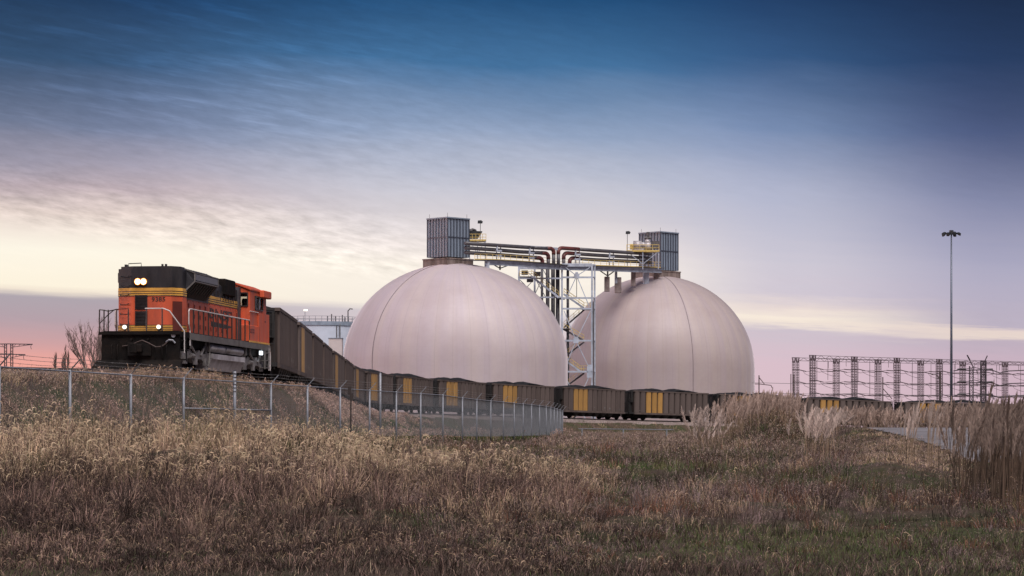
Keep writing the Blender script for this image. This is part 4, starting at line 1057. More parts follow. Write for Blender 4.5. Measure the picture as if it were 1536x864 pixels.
for q in (1,-1): MB().box(*sorted((q*1.5,q*1.61)), 14.9, 17.2, 1.66, 3.1).build('cab_side_panel', ORANGE, cab)
dt = MB()
for (y0,y1,z0,z1) in ((13.2,13.55,2.1,2.16),(13.2,13.55,2.22,2.28),(13.7,14.0,2.1,2.16),(13.7,14.0,2.22,2.28),(15.1,15.13,1.7,2.45),(16.2,16.4,2.7,2.78)): dt.box(1.605,1.616,y0,y1,z0,z1)
dt.build('door_louvres', REDK, cab)
MB().box(1.58,1.64,12.95,17.2,1.64,1.72).build('cab_kick_strip', YELLOW, cab)
# rails
hr = MB()
for q in (1,-1):
    x = q*1.6
    hr.path([(x,1.95,1.1),(x,1.95,1.75),(x,1.75,2.0),(x,1.75,2.55),(x,1.85,2.64),(x,2.1,2.66),(x,13.0,2.66),(x,13.05,2.6)], .03, 6)
    hr.path([(x,17.0,1.66),(x,17.3,1.6),(x,17.5,1.3),(x,17.5,.4)], .025, 6); hr.path([(x+.02,17.0,1.62),(x,17.15,1.5),(x,17.2,.4)], .025, 6)
    hr.path([(x,13.1,3.1),(x,14.9,3.1),(x,15.0,3.0)], .02, 5)
hr.build('side_handrail', WHITE, lc)
er = MB()
er.path([(.12,.25,2.60),(.9,.25,2.60),(1.15,.3,2.5),(1.72,.55,1.66),(1.72,.55,.75)], .03, 6)
er.build('end_handrail', WHITE, lc)
er = MB()
er.path([(-1.1,.25,1.66),(-1.1,.25,2.58),(-.6,.25,2.60),(-.6,.25,1.66)], .028, 6)
er.path([(-1.80,.12,2.56),(-1.63,.2,2.54),(-1.47,.28,2.5),(-1.2,.25,2.55),(-1.1,.25,2.58)], .026, 6)
er.path([(-1.8,.2,2.0),(-1.5,.25,2.32),(-1.2,.25,2.56)], .022, 6)
for x in (-1.80,-1.63,-1.47): er.tube((x,.12+(x+1.8)*.5,1.5),(x,.12+(x+1.8)*.5,2.56),.03,6)
er.build('end_handrail', LETTER, lc)
for x in (.18,.85): MB().tube((x,.25,1.60),(x,.25,2.59),.028,6).build('rail_post', LETTER, lc)
sm = MB().tube((0,0,1.64),(0,0,2.66),.034,6).mesh('stanchion', LETTER)
for q in (1,-1):
    for k in range(13): inst('stanchion', sm, lc, (q*1.6, 2.55+k*.87, 0))
# running gear
fq = [(-1.5,.72),(-1.5,.88),(1.5,.88),(1.5,.72),(1.30,.17),(-1.30,.17)]
ft = MB().extr(fq[::-1], 6.2, 12.4).build('fuel_tank', SILVER, lc)
fl = MB()
for y in (6.2,8.0,12.36): fl.box(-1.53,1.53,y-.02,y+.03,.70,.90)
fl.build('tank_strap', SILVER, ft)
MB().box(1.5,1.54,6.2,12.4,.66,.89).build('tank_skirt', SILVER, ft)
for q in (1,-1):
    for y0, y1 in ((6.1,8.7),(8.95,12.3)):
        m2 = MB(); m2.path([(q*1.34,y0,1.15),(q*1.34,y0+.08,1.15),(q*1.34,y1-.08,1.15),(q*1.34,y1,1.15)], [.10,.185,.185,.10], 14); m2.build('air_reservoir', SILVER, lc, True)
LF = MB()
for q in (1,-1):
    pts = [(-2.2,.55),(-2.2,.80),(-1.9,.86),(-1.3,.82),(-.8,1.0),(-.3,.82),(.3,.82),(.8,1.0),(1.3,.82),(1.9,.86),(2.2,.8),(2.2,.55),(1.95,.42),(1.6,.5),(1.2,.6),(.5,.6),(.3,.42),(-.3,.42),(-.5,.6),(-1.2,.6),(-1.6,.5),(-1.95,.42)]
    x0, x1 = sorted((q*1.15,q*1.34)); vs = [(x0,y,z) for y,z in pts]+[(x1,y,z) for y,z in pts]; n = len(pts)
    LF.add(vs, [tuple(range(n)), tuple(range(n,2*n))[::-1]]+[(i,(i+1)%n,(i+1)%n+n,i+n) for i in range(n)])
LF.box(-1.1,1.1,-2.0,2.0,.6,.9)
for y in (-1.35,.4,2.15): LF.box(-.58,.58,y-.4,y+.35,.10,.7)
FRAMEM = mk('grey_truck_frame', (.22,.205,.205), .55, .1, .35, 2.5, .1, .4, (.05,.04,.035), .8, 1.8)
lfm = LF.mesh('bogie', FRAMEM); lws = bogie_meshes(BLACK, BLACK, .5, .9)[1]
jb = MB()
for q in (1,-1):
    for y in (-1.75,0,1.75): jb.box(*sorted((q*1.3,q*1.42)), y-.2, y+.2, .34, .68)
    jb.tube((q*1.38,.9,.75),(q*1.38,1.5,1.15),.06,8); jb.tube((q*1.38,-.9,.72),(q*1.38,-.3,.72),.1,8)
    jb.path([(q*1.42,-1.0,1.5),(q*1.42,-.9,1.1),(q*1.42,-.5,.95),(q*1.42,-.2,.8)],.05,6)
jbm = jb.mesh('journal_boxes', FRAMEM)
for y in (3.75, 14.75):
    f_ = inst('bogie', lfm, lc, (0,y,0)); inst('journal_boxes', jbm, f_)
    for q in (-1.75,0,1.75): inst('wheelset', lws, f_, (0,q,.5))
up_ = MB()
for q in (1,-1):
    up_.box(*sorted((q*.9,q*1.3)), 5.8,6.1,.5,1.4); up_.box(*sorted((q*1.0,q*1.35)),12.6,13.3,.8,1.4); up_.tube((q*1.45,2.6,1.0),(q*1.45,2.6,1.45),.05,6)
    up_.path([(q*1.5,5.7,1.4),(q*1.5,5.75,.9),(q*1.5,5.6,.4),(q*1.5,5.4,.3)],.04,6); up_.box(*sorted((q*1.3,q*1.5)),12.7,12.95,1.0,1.4)
up_.build('underframe_piping', SILL, lc)
MB().box(1.5,1.6,15.5,15.85,1.12,1.30).build('step_light', LAMP3, lc)
ws = MB(); ws.bar((1.62,16.2,.45),(1.62,16.2,1.4),.06); ws.bar((1.62,16.9,.45),(1.62,16.9,1.4),.06)
for z in (.5,.85,1.2): ws.box(1.4,1.68,16.2,16.9,z,z+.04)
ws.build('cab_steps', SILL, lc)

# ------------------------------------------------------------------ chain link fence
FD = lambda i: 71.8*(1+.0754*i)
posts = []
for i in range(-3, 11):
    px = (105+106*i)/(1+.0754*i); D = FD(i)
    if i == 3: px = 352
    posts.append((px, D, 1.655))
for k, (px, y) in enumerate([(693.5,596.8),(715,599.3),(736,601.2),(755,603),(771,604.7),(784.5,605.8),(797,607),(809,608.3),(819,609.7),(826,611),(831,612.2),(835.5,613.5),(840,614.8),(844,616)]):
    D = 131.3+5.2*k; posts.append((px, D, (640-y)/F*D))
fen = empty('chain_link_fence', (0,0,0), label='galvanised chain link fence topped with barbed wire arms along the bank', cat='fence')
PT = []
for px, D, zt in posts: X = (px-768)/F*D; PT.append(Vector((X, D, CZ+zt)))
PB = [Vector((p.x, p.y, min(float(ground(p.x, p.y))-.1, p.z-1.9))) for p in PT]
fen.location = PB[3]; fo_ = fen.location.copy()
nP = len(PT)
for i in range(nP):
    r_ = .045 if i < 15 else .042
    d = (PT[min(i+1,nP-1)]-PT[max(i-1,0)]); d.z = 0; d.normalize(); nrm = Vector((d.y,-d.x,0))
    if i == 6:     # brace post, taller, no arm
        po = MB().tube(PB[i]-fo_, PT[i]+Vector((0,0,.42))-fo_, .06, 10).build('brace_post', STEEL, fen, True)
        b2 = MB()
        for k in range(7): z = PT[i]+Vector((0,0,.40-.13*k))-fo_; b2.tube(z, z+Vector((0,0,.035)), .072, 10)
        b2.build('wire_band', GREYST, po)
        continue
    po = MB().tube(PB[i]-fo_, PT[i]+Vector((0,0,.04))-fo_, r_, 8).build('fence_post', STEEL, fen, True)
    a_ = MB(); top = PT[i]+Vector((0,0,.02))-fo_; side = Vector((1,0,0)) if i < 16 else nrm
    tip = top+side*.30+Vector((0,0,.34))
    a_.bar(top, tip, .05, .03); a_.build('barb_arm', STEEL if i > 4 else GREYST, po)
def armtip(i, u):
    d = (PT[min(i+1,nP-1)]-PT[max(i-1,0)]); d.z = 0; d.normalize(); nrm = Vector((d.y,-d.x,0)); side = Vector((1,0,0)) if i < 16 else nrm
    if i == 6: return PT[i]+Vector((0,0,.02+.34*u))
    return PT[i]+Vector((0,0,.02))+(side*.30+Vector((0,0,.34)))*u
for i in range(nP-1):
    a, b2 = PT[i]-fo_, PT[i+1]-fo_
    MB().tube(a, b2, .026, 6, caps=False).build('top_rail', STEEL, fen, True)
for u in (.35,.68,1.0):
    m2 = MB(); pts = []
    for i in range(nP-1):
        p, q = armtip(i,u)-fo_, armtip(i+1,u)-fo_
        for k in range(4): pts.append(p.lerp(q, k/4)+Vector((0,0,-.03*math.sin(math.pi*k/4))))
    pts.append(armtip(nP-1,u)-fo_); m2.path(pts, .006, 3, False)
    for p, q in zip(pts[:-1], pts[1:]):
        if p.y+fo_.y > 130: continue
        n = max(1, int((q-p).length/.16))
        for k in range(n):
            c0 = p.lerp(q, (k+.5)/n); v_ = Vector((random.uniform(-1,1),random.uniform(-1,1),random.uniform(-1,1)))*.022; m2.bar(c0-v_, c0+v_, .007)
    m2.build('barbed_wire', BARB, fen)
for i in range(nP-1):
    a, b2 = PT[i]-fo_, PT[i+1]-fo_; ab, bb_ = PB[i]-fo_, PB[i+1]-fo_
    L = (b2-a).length; dvec = (b2-a)/L; H = 2.1; p_ = .10; vs = []; fs = []
    r_ = .0013*(a.y+fo_.y)/72*(1 if i < 12 else 1.5)
    k = -int(H/p_)-1
    def pt(u, z): return a+dvec*u+Vector((0,0,z-H))
    nrm = Vector((dvec.y,-dvec.x,0)).normalized()
    while k*p_ < L+H:
        for s2 in (1,-1):
            c0 = k*p_
            if s2 == 1: u0, u1, z0, z1 = c0, c0+H, 0, H
            else: u0, u1, z0, z1 = c0, c0+H, H, 0
            ca = max(u0, 0); cb = min(u1, L)
            if cb-ca < .02: continue
            za = z0+(z1-z0)*(ca-u0)/H; zb = z0+(z1-z0)*(cb-u0)/H
            p, q = pt(ca,za), pt(cb,zb); dd = (q-p).normalized(); e = dd.cross(nrm)*r_*1.2; o = len(vs)
            n2 = nrm*r_
            vs += [p+e, p-e*.5+n2, p-e*.5-n2, q+e, q-e*.5+n2, q-e*.5-n2]; fs += [(o,o+1,o+4,o+3),(o+1,o+2,o+5,o+4),(o+2,o,o+3,o+5)]
        k += 1
    MB().add(vs, fs).build('chain_link_mesh', WIRE, fen)
# horizontal brace rail between posts 5..7
m2 = MB(); zb = Vector((0,0,-1.02)); 
m2.tube(PT[5]+zb-fo_, PT[6]+zb-fo_, .03, 6); m2.tube(PT[6]+zb-fo_, PT[7]+zb-fo_, .03, 6); m2.build('brace_rail', STEEL, fen, True)
# lone grey post behind the fence, dark marker
lp_ = empty('grey_post', W(570.5, 600, 150), label='lone plain grey post standing behind the fence before the coal cars', cat='post')
g0 = float(ground(lp_.location.x, 150)); lp_.location.z = g0-.1
MB().tube((0,0,0),(0,0,W(570,560.5,150).z-g0+.1), .07, 10).build('shaft', STEEL, lp_, True); MB().lathe([(.07,0),(.075,.02),(.03,.06),(.001,.065)],10).build('cap', STEEL, lp_).location = (0,0,W(570,560.5,150).z-g0+.1)
mkp = empty('marker_post', W(525.5, 600, 100), label='small dark crooked marker behind the fence left of the lone post', cat='marker post'); g0 = float(ground(mkp.location.x, 100)); mkp.location.z = g0-.1
z1 = W(525,579.5,100).z-g0
m2 = MB(); m2.bar((0,0,0),(.03,0,z1-.3),.06); m2.build('stake', LETTER, mkp); m2 = MB(); m2.box(-.10,.05,-.02,.02,z1-.25,z1+.1); m2.box(-.02,.12,-.025,.015,z1-.5,z1-.2); m2.build('plate', LETTER, mkp)
# low pipe rail right of the fence corner
pr = empty('low_pipe_rail', W(930, 650, 150), label='long low pipe rail on short posts right of the fence corner', cat='pipe rail'); po_ = pr.location.copy()
m2 = MB(); m2.tube(W(868,643.2,152)-po_, W(1010,644.6,148)-po_, .03, 6); m2.build('rail', STEEL, pr)
for px in (873, 935, 1000): 
    p = W(px, 643.4, 150); m2 = MB(); m2.tube(Vector((p.x,p.y,float(ground(p.x,p.y))-.1))-po_, p-po_, .05, 6); m2.build('post', STEEL, pr)

# ------------------------------------------------------------------ bare bush and reeds
def tuft_mat(name, trans=.25):
    m = bpy.data.materials.new(name); m.use_nodes = True; t = m.node_tree; b = t.nodes['Principled BSDF']; o = t.nodes['Material Output']
    a = N(t,'ShaderNodeAttribute'); a.attribute_name = 'col'; t.links.new(a.outputs['Color'], b.inputs['Base Color'])
    b.inputs['Roughness'].default_value = .75; b.inputs['Specular IOR Level'].default_value = .25
    tr = N(t,'ShaderNodeBsdfTranslucent'); t.links.new(a.outputs['Color'], tr.inputs[0]); mx = N(t,'ShaderNodeMixShader'); mx.inputs[0].default_value = trans
    t.links.new(b.outputs[0], mx.inputs[1]); t.links.new(tr.outputs[0], mx.inputs[2]); t.links.new(mx.outputs[0], o.inputs[0]); return m
GRASSM = tuft_mat('dry_grass', .22); REEDM = tuft_mat('reed_plume', .3)
def tri_mesh(name, v, tri, c, m):
    v = np.asarray(v, np.float32); tri = np.asarray(tri, np.int32); c = np.asarray(c, np.float32)
    me = bpy.data.meshes.new(name); me.vertices.add(len(v)); me.vertices.foreach_set('co', v.ravel())
    me.loops.add(tri.size); me.loops.foreach_set('vertex_index', tri.ravel()); me.polygons.add(len(tri))
    me.polygons.foreach_set('loop_start', np.arange(0, tri.size, 3, dtype=np.int32))
    try: me.polygons.foreach_set('loop_total', np.full(len(tri), 3, np.int32))
    except Exception: pass
    a = me.attributes.new('col', 'FLOAT_COLOR', 'POINT'); a.data.foreach_set('color', np.concatenate([c, np.ones((len(c),1),np.float32)],1).ravel())
    me.materials.append(m); me.update(); me.validate(); return me

bu = empty('bare_bush', W(138, 560, 112), label='leafless grey twiggy bush just left of the locomotive', cat='bush')
bo_ = bu.location.copy(); g0 = float(ground(bo_.x, bo_.y)); bo_.z = g0-.1; bu.location = bo_
rb2 = random.Random(3); tw = MB(); stem = MB()
def grow(p, d, L, r, depth, m_):
    n = 3; pts = [p]; 
    for k in range(n):
        d = (d+Vector((rb2.uniform(-.22,.22), rb2.uniform(-.22,.22), rb2.uniform(-.05,.2)))).normalized(); pts.append(pts[-1]+d*L/n)
    m_.path(pts, [r*(1-.35*i/n) for i in range(n+1)], 4 if depth > 1 else 5, False)
    if depth >= 4: return
    for k in range(rb2.choice((3,4,4))):
        q = pts[rb2.choice((1,2,3,3))]; nd = (d+Vector((rb2.uniform(-.55,.55), rb2.uniform(-.7,.7), rb2.uniform(-.1,.5)))).normalized(); grow(q, nd, L*rb2.uniform(.5,.72), r*.55, depth+1, tw)
for k in range(9):
    a = rb2.uniform(0, 6.28); grow(Vector((.18*math.cos(a)+.30,.25*math.sin(a),0)), Vector((.22*math.cos(a)-.05,.3*math.sin(a),1)), 1.5, .055, 0, stem)
so_ = stem.build('trunk', TWIG, bu); tw.build('twigs', TWIG, bu)

PL1 = np.array((.52,.41,.36)); PL2 = np.array((.42,.31,.26)); PLD = np.array((.15,.105,.09)); STALK = np.array((.27,.19,.13)); STALKD = np.array((.105,.07,.05))
def reed_clump(px0, px1, D0, D1, n, hgt, label, plume=PL1, stalk=STALK, pl_len=.42, pl_w=.05, leaf=3, group='plumed reed clumps', seed=0, lean=.16, ztop=None, fill=0, name='reed_clump', top_px=None):
    r = np.random.default_rng(seed+100)
    cx, cy = ((px0+px1)/2-768)/F*(D0+D1)/2, (D0+D1)/2; gz = float(ground(cx, cy))
    V, T_, C = [], [], []; SPL = [0]; small = n+fill <= 24
    def add(vs, ts, cs):
        o = len(V); V.extend(vs); T_.extend([(a+o,b+o,c+o) for a,b,c in ts]); C.extend(cs)
    for k in range(n+fill):
        SPL.append(len(V)); D = r.uniform(D0, D1); px = px1-(px1-px0)*1.3*r.beta(1.0,2.0) if seed == 13 else (r.normal((px0+px1)/2, (px1-px0)/3.2) if n < 130 else r.uniform(px0, px1))
        x = (px-768)/F*D; z = float(ground(x, D))-.05
        h = hgt*r.uniform(.72, 1.06)
        if ztop is not None: h = max(.45, (CZ+ztop)-z-.72*pl_len)*r.uniform(.62,1.05)
        if k >= n: h *= r.uniform(.25,.8)
        wind = np.array((.10 if pl_len < .9 else .02, 0)); ld = r.normal(0, lean, 2)*h*.7+wind*h*.5
        b = np.array((x, D, z)); t = b+np.array((ld[0], ld[1], h)); mid = b+np.array((ld[0]*.35, ld[1]*.35, h*.55))
        w = .0065; cs = stalk*r.uniform(.3,1.45); ux = np.array((w,0,0))
        add([b-ux,b+ux,mid-ux,mid+ux,t-ux*.6,t+ux*.6], [(0,1,3),(0,3,2),(2,3,5),(2,5,4)], [cs]*6)
        for j in range(leaf):
            f = r.uniform(.1,.7); s0 = b+(t-b)*f; a = r.uniform(0,6.28); L = r.uniform(.35,.75)*min(1,hgt/1.6); dr_ = np.array((math.cos(a),math.sin(a),0)); wv = np.array((-.35*math.sin(a)+.65, .35*math.cos(a), 0))*.014
            m_ = s0+dr_*L*.35+np.array((0,0,L*.6)); e = s0+dr_*L*.9+np.array((0,0,L*.45)); cl_ = stalk*r.uniform(.35,1.5)
            add([s0-wv,s0+wv,m_-wv,m_+wv,e], [(0,1,3),(0,3,2),(2,3,4)], [cl_]*5)
        if k >= n: continue
        pc = plume*r.uniform(.72,1.22); ax_ = (t-mid); ax_ /= np.linalg.norm(ax_); pl = pl_len*r.uniform(.75,1.2); p0 = t-ax_*pl*.25
        droop = np.array((r.uniform(.0,.25), r.uniform(-.15,.15), 0))*(1 if pl_len < .9 else .35)
        for j in range(44):
            f = j/44; c0 = p0+ax_*pl*f+droop*pl*f*f; rad = pl_w*(math.sin(math.pi*min(1,.12+f*.88))**.8)*r.uniform(.6,1.3)
            a = r.uniform(0,6.28); out = np.array((math.cos(a),math.sin(a)*.8,0)); e = c0+out*rad+ax_*pl*.20; wv = (np.array((.012,0,.004)) if j % 2 else np.array((.004,0,.014)))*(1 if D0 < 100 else 1.6)
            add([c0-wv,c0+wv,e], [(0,1,2)], [pc*r.uniform(.8,1.2)]*3)
        add([p0-ux*1.6,p0+ux*1.6,p0+ax_*pl*.6+droop*pl*.36+ux*1.8,p0+ax_*pl*.6+droop*pl*.36-ux*1.8,p0+ax_*pl*1.1+droop*pl], [(0,1,2),(0,2,3),(3,2,4)], [pc*.85]*5)
    V = np.array(V)-np.array((cx,cy,gz))
    if small:
        o = empty(name, (cx,cy,gz)); T_ = np.array(T_); C = np.array(C); SPL = SPL[1:]+[len(V)]
        for a_, b_ in zip(SPL[:-1], SPL[1:]):
            m_ = (T_[:,0] >= a_) & (T_[:,0] < b_); inst('reed_stem', tri_mesh('reed_stem', V[a_:b_], T_[m_]-a_, C[a_:b_], REEDM), o)
        return tag(o, label, 'reeds', group)
    o = inst(name, tri_mesh(name, V, T_, np.array(C), REEDM), None, (cx,cy,gz))
    tag(o, label, 'reeds', group); return o
def zt_of(y, D): return (640-y)/F*D
reed_clump(86,122,117,122,9,0,'dark upright plumes on the skyline left of the bare bush', PLD*.8, STALKD*.8, 1.15, .15, 2, seed=1, ztop=zt_of(520,119.5), lean=.02)
reed_clump(1038,1078,76,82,46,0,'small fan of pale plumes at the left foot of the grassy mound', PL1, STALK, .55, .08, seed=2, ztop=zt_of(612,79), lean=.32)
reed_clump(1078,1128,80,90,125,0,'tall tan plumed reeds on the left half of the mound', PL2*1.08, STALK, .50, .075, seed=3, ztop=zt_of(596,86), lean=.13)
reed_clump(1122,1166,82,90,120,0,'densest tan plumed reeds on the crest of the mound', PL2*1.1, STALK*1.05, .52, .075, seed=4, ztop=zt_of(590,86), lean=.13)
reed_clump(1160,1200,84,92,90,0,'reddish tan reeds at the right end of the mound', PL2, STALK, .50, .075, seed=5, ztop=zt_of(592,88), lean=.10)
reed_clump(1206,1252,62,66,44,0,'pale silvery plume clump standing alone below the rightmost mound', PL1*1.1, STALK, .50, .075, seed=6, ztop=zt_of(612,64), lean=.24)
reed_clump(1196,1262,120,130,110,0,'low pale plume bank below the yellow car panel', PL1, STALK, .75, .13, seed=7, ztop=zt_of(612,125), lean=.3)
reed_clump(1262,1318,137,146,120,0,'pinkish plume bank above the left tip of the road', PL2*1.1, STALK, .75, .13, seed=8, ztop=zt_of(611,141), lean=.32)
reed_clump(1312,1364,137,146,120,0,'mauve plume bank at the middle of the road edge', PL2*1.12, STALK, .75, .13, seed=9, ztop=zt_of(613,141), lean=.32)
reed_clump(1352,1384,56,60,12,0,'few tall slim plumes rising in front of the pale road', PL1*.95, STALK, .55, .035, seed=10, ztop=zt_of(600,58), lean=.05)
reed_clump(1384,1414,58,62,11,0,'slim plume tuft before the road, left of the mast foot', PL1*.9, STALK, .5, .035, seed=11, ztop=zt_of(603,60), lean=.05)
reed_clump(1414,1445,54,60,14,0,'brown stalk stand in front of the mast foot', PL2, STALKD*1.3, .45, .035, seed=12, ztop=zt_of(606,57), lean=.07)
reed_clump(1440,1490,40,54,110,0,'dark brown dense reed thicket left half at right edge', PL2*.62, STALKD, .5, .05, 6, seed=13, ztop=zt_of(610,47), lean=.15, fill=70)
reed_clump(1486,1545,37,54,230,0,'dark brown dense reed thicket in the right corner', PL2*.55, STALKD, .5, .05, 6, seed=14, ztop=zt_of(607,45), lean=.14, fill=130)
reed_clump(1540,1660,37,56,300,0,'dark reed thicket carrying on past the right frame edge', PL2*.55, STALKD, .5, .05, 5, seed=15, ztop=zt_of(608,46), lean=.13, fill=60)
reed_clump(1474,1477,50,51,3,0,'single taller dark plume above the right thicket', PLD, STALKD, .62, .05, 2, seed=16, ztop=zt_of(586,50.5), lean=.02)
reed_clump(1380,1440,137,146,110,0,'plume bank behind the road before the last coal car', PL2, STALK, .75, .13, seed=17, ztop=zt_of(608,141), lean=.2)
reed_clump(1440,1530,137,146,130,0,'plume bank at the far right end of the road', PL2, STALK, .75, .13, seed=18, ztop=zt_of(607,141), lean=.2)

# ------------------------------------------------------------------ grasses (uncountable)
FPX = np.array([p[0] for p in posts]); FDD = np.array([p[1] for p in posts])
def fence_D(px): return np.where(px > 844, 204, np.interp(px, FPX, FDD))
class Tris:
    def __init__(s): s.V, s.T, s.C, s.n = [], [], [], 0
    def add(s, V, T, C):       # V (N,k,3) T list of local tris, C (N,k,3)
        N_, k = V.shape[:2]; base = s.n+np.arange(N_)[:,None,None]*k; s.T.append((base+np.array(T)[None]).reshape(-1,3))
        s.V.append(V.reshape(-1,3)); s.C.append(C.reshape(-1,3)); s.n += N_*k
    def build(s, name, m, label=None):
        o = inst(name, tri_mesh(name, np.concatenate(s.V), np.concatenate(s.T), np.concatenate(s.C), m), None); tag(o, label, None, None, 'stuff'); return o
def blades(T_, x, y, h, w, lean, c0, c1, zoff=-.04):
    n = len(x); z = ground(x, y)+zoff; b = np.stack([x,y,z],1)
    a = rng.uniform(0, 6.28, n); ld = np.stack([np.cos(a)*lean+.10*h, np.sin(a)*lean, np.zeros(n)], 1)
    t = b+ld; t[:,2] += h*np.sqrt(np.clip(1-(lean/h)**2*.5, .2, 1)); m_ = b+ld*.32; m_[:,2] += h*.56
    wa = rng.uniform(-.9,.9,n); wv = np.stack([np.cos(wa),np.sin(wa),np.zeros(n)],1)*w[:,None]*.5
    V = np.stack([b-wv,b+wv,m_-wv*.85,m_+wv*.85,t],1); cm_ = (c0+c1)/2
    C = np.stack([c0,c0,cm_,cm_,c1],1); T_.add(V, [(0,1,3),(0,3,2),(2,3,4)], C)
    return t, ld
def curls(T_, t, L, w, c):
    n = len(t); a = np.where(rng.random(n) < .7, rng.normal(.2,.7,n), rng.normal(math.pi,.7,n)); d = np.stack([np.cos(a),np.sin(a),np.zeros(n)],1)*L[:,None]; u = np.array((0,0,1.))[None]*L[:,None]
    e = rng.uniform(.1,1.3,(n,1)); p = [t-u*.3, t+d*.10*e+u*.25, t+d*.42*e+u*(.55-.2*e), t+d*.8*e+u*(.75-.62*e), t+d*.95*e+u*(.95-1.2*e)]
    ws = [.5,1.0,1.0,.9,.2]; wv = np.zeros((n,3)); wv[:,2] = .75; wv[:,0] = rng.uniform(-.6,.6,n); wv *= w[:,None]*.5
    V = np.stack(sum([[q-wv*s2, q+wv*s2] for q, s2 in zip(p, ws)], []), 1); C = np.repeat(c[:,None], 10, 1)
    T_.add(V, [(0,1,3),(0,3,2),(2,3,5),(2,5,4),(4,5,7),(4,7,6),(6,7,9),(6,9,8)], C)
def fuzz(T_, t, k, rad, size, c):
    n = len(t)
    for j in range(k):
        o = rng.normal(0, 1, (n,3))*rad*np.array((.55,.55,1.0))[None]; p = t+o-np.array((0,0,rad*.6))
        e1 = rng.normal(0,1,(n,3)); e1 /= np.linalg.norm(e1,axis=1)[:,None]; e2 = rng.normal(0,1,(n,3)); e2 /= np.linalg.norm(e2,axis=1)[:,None]
        V = np.stack([p-e1*size[:,None]*.35, p+e1*size[:,None]*.35, p+e2*size[:,None]], 1); T_.add(V, [(0,1,2)], np.repeat((c*rng.uniform(.75,1.25,(n,1)))[:,None],3,1))
def place(n, px0, px1, D0, D1, power=1.0):
    u = rng.random(n); D = D0*(D1/D0)**u if power == 1 else D0+(D1-D0)*u**power
    px = rng.uniform(px0, px1, n); x = (px-768)/F*D; d, rz, sg = track_near(x, D)
    onroad = (D > ROAD_D0-.5) & (D < ROAD_D1) & (x > road_left(np.clip(D,70,132))-.1)
    return px, D, x, d, sg, onroad
def tone(c, n, v=.22): return np.array(c)[None]*rng.uniform(1-v, 1+v, (n,1))*rng.uniform(.95,1.05,(n,3))
TAN = (.40,.285,.195); PINK = (.285,.19,.155); STRAW = (.50,.37,.25); GREEN = (.072,.118,.036); OLIVE = (.13,.125,.052); DKB = (.085,.055,.046); MAUVE = (.20,.145,.14); RUST = (.20,.095,.06)
def mixn(a, b, f): return a*(1-f[:,None])+b*f[:,None]
dry = Tris(); grn = Tris(); hd = Tris()

def tufts(nc, k, px0, px1, D0, D1, rad, keep):
    u = rng.random(nc); D = D0*(D1/D0)**u; px = rng.uniform(px0, px1, nc); x = (px-768)/F*D
    d, rz, sg = track_near(x, D); onroad = (D > ROAD_D0-.5) & (D < ROAD_D1) & (x > road_left(np.clip(D,70,132))-.1)
    m = keep(px, D, x, d, sg, onroad); x, D, d, px = x[m], D[m], d[m], px[m]; n = len(x)
    A = dict(x=x, D=D, d=d, px=px, u=rng.random(n), v=rng.random(n), s=rng.random(n))
    sc2 = rad*np.clip(D/55, .6, 2.2)*rng.uniform(.6,1.5,n)
    B = {kk: np.repeat(vv, k) for kk, vv in A.items()}; ox = rng.normal(0,1,n*k); oy = rng.normal(0,1,n*k); s2 = np.repeat(sc2,k)
    B['ox'], B['oy'] = ox, oy; B['bx'] = B['x']+ox*s2; B['by'] = B['D']+oy*s2; B['n'] = n*k
    return B
def blades2(T_, B, h, w, spread, c0, c1):
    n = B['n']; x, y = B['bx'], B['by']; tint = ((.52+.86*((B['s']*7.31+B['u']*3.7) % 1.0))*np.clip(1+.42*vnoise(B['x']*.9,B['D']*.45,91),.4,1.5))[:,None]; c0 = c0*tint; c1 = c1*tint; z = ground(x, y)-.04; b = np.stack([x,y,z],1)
    rr = np.stack([B['ox'],B['oy']],1)/1.6; ld = np.zeros((n,3)); ld[:,:2] = (rr+rng.normal(0,.45,(n,2)))*(spread*h)[:,None]; ld[:,0] += .08*h
    t = b+ld; t[:,2] += h*np.clip(1.05-.62*np.sqrt(ld[:,0]**2+ld[:,1]**2)/h, .18, 1); m_ = b+ld*.38; m_[:,2] += h*np.clip(.66-.16*np.sqrt(ld[:,0]**2+ld[:,1]**2)/h,.3,1)
    wa = rng.uniform(-1,1,n); wv = np.stack([np.cos(wa),np.sin(wa),np.zeros(n)],1)*w[:,None]*.5
    V = np.stack([b-wv,b+wv,m_-wv*.85,m_+wv*.85,t],1); cm_ = (c0+c1)/2
    T_.add(V, [(0,1,3),(0,3,2),(2,3,4)], np.stack([c0,c0,cm_,cm_,c1],1)); return t
def palette(u, parts):
    n = len(u); out = np.zeros((n,3)); acc = 0
    for wgt, c in parts:
        m = (u >= acc) & (u < acc+wgt); out[m] = np.array(c); acc += wgt
    out[u >= acc] = np.array(parts[-1][1]); return out*rng.uniform(.72,1.3,(n,1))*rng.uniform(.94,1.06,(n,3))
TANB = (.60,.44,.29); BLK = (.030,.021,.018)
BASE_SHADE = np.array((.8,.76,.74))  # blade bases darker than tips: shade near the ground put into the colour
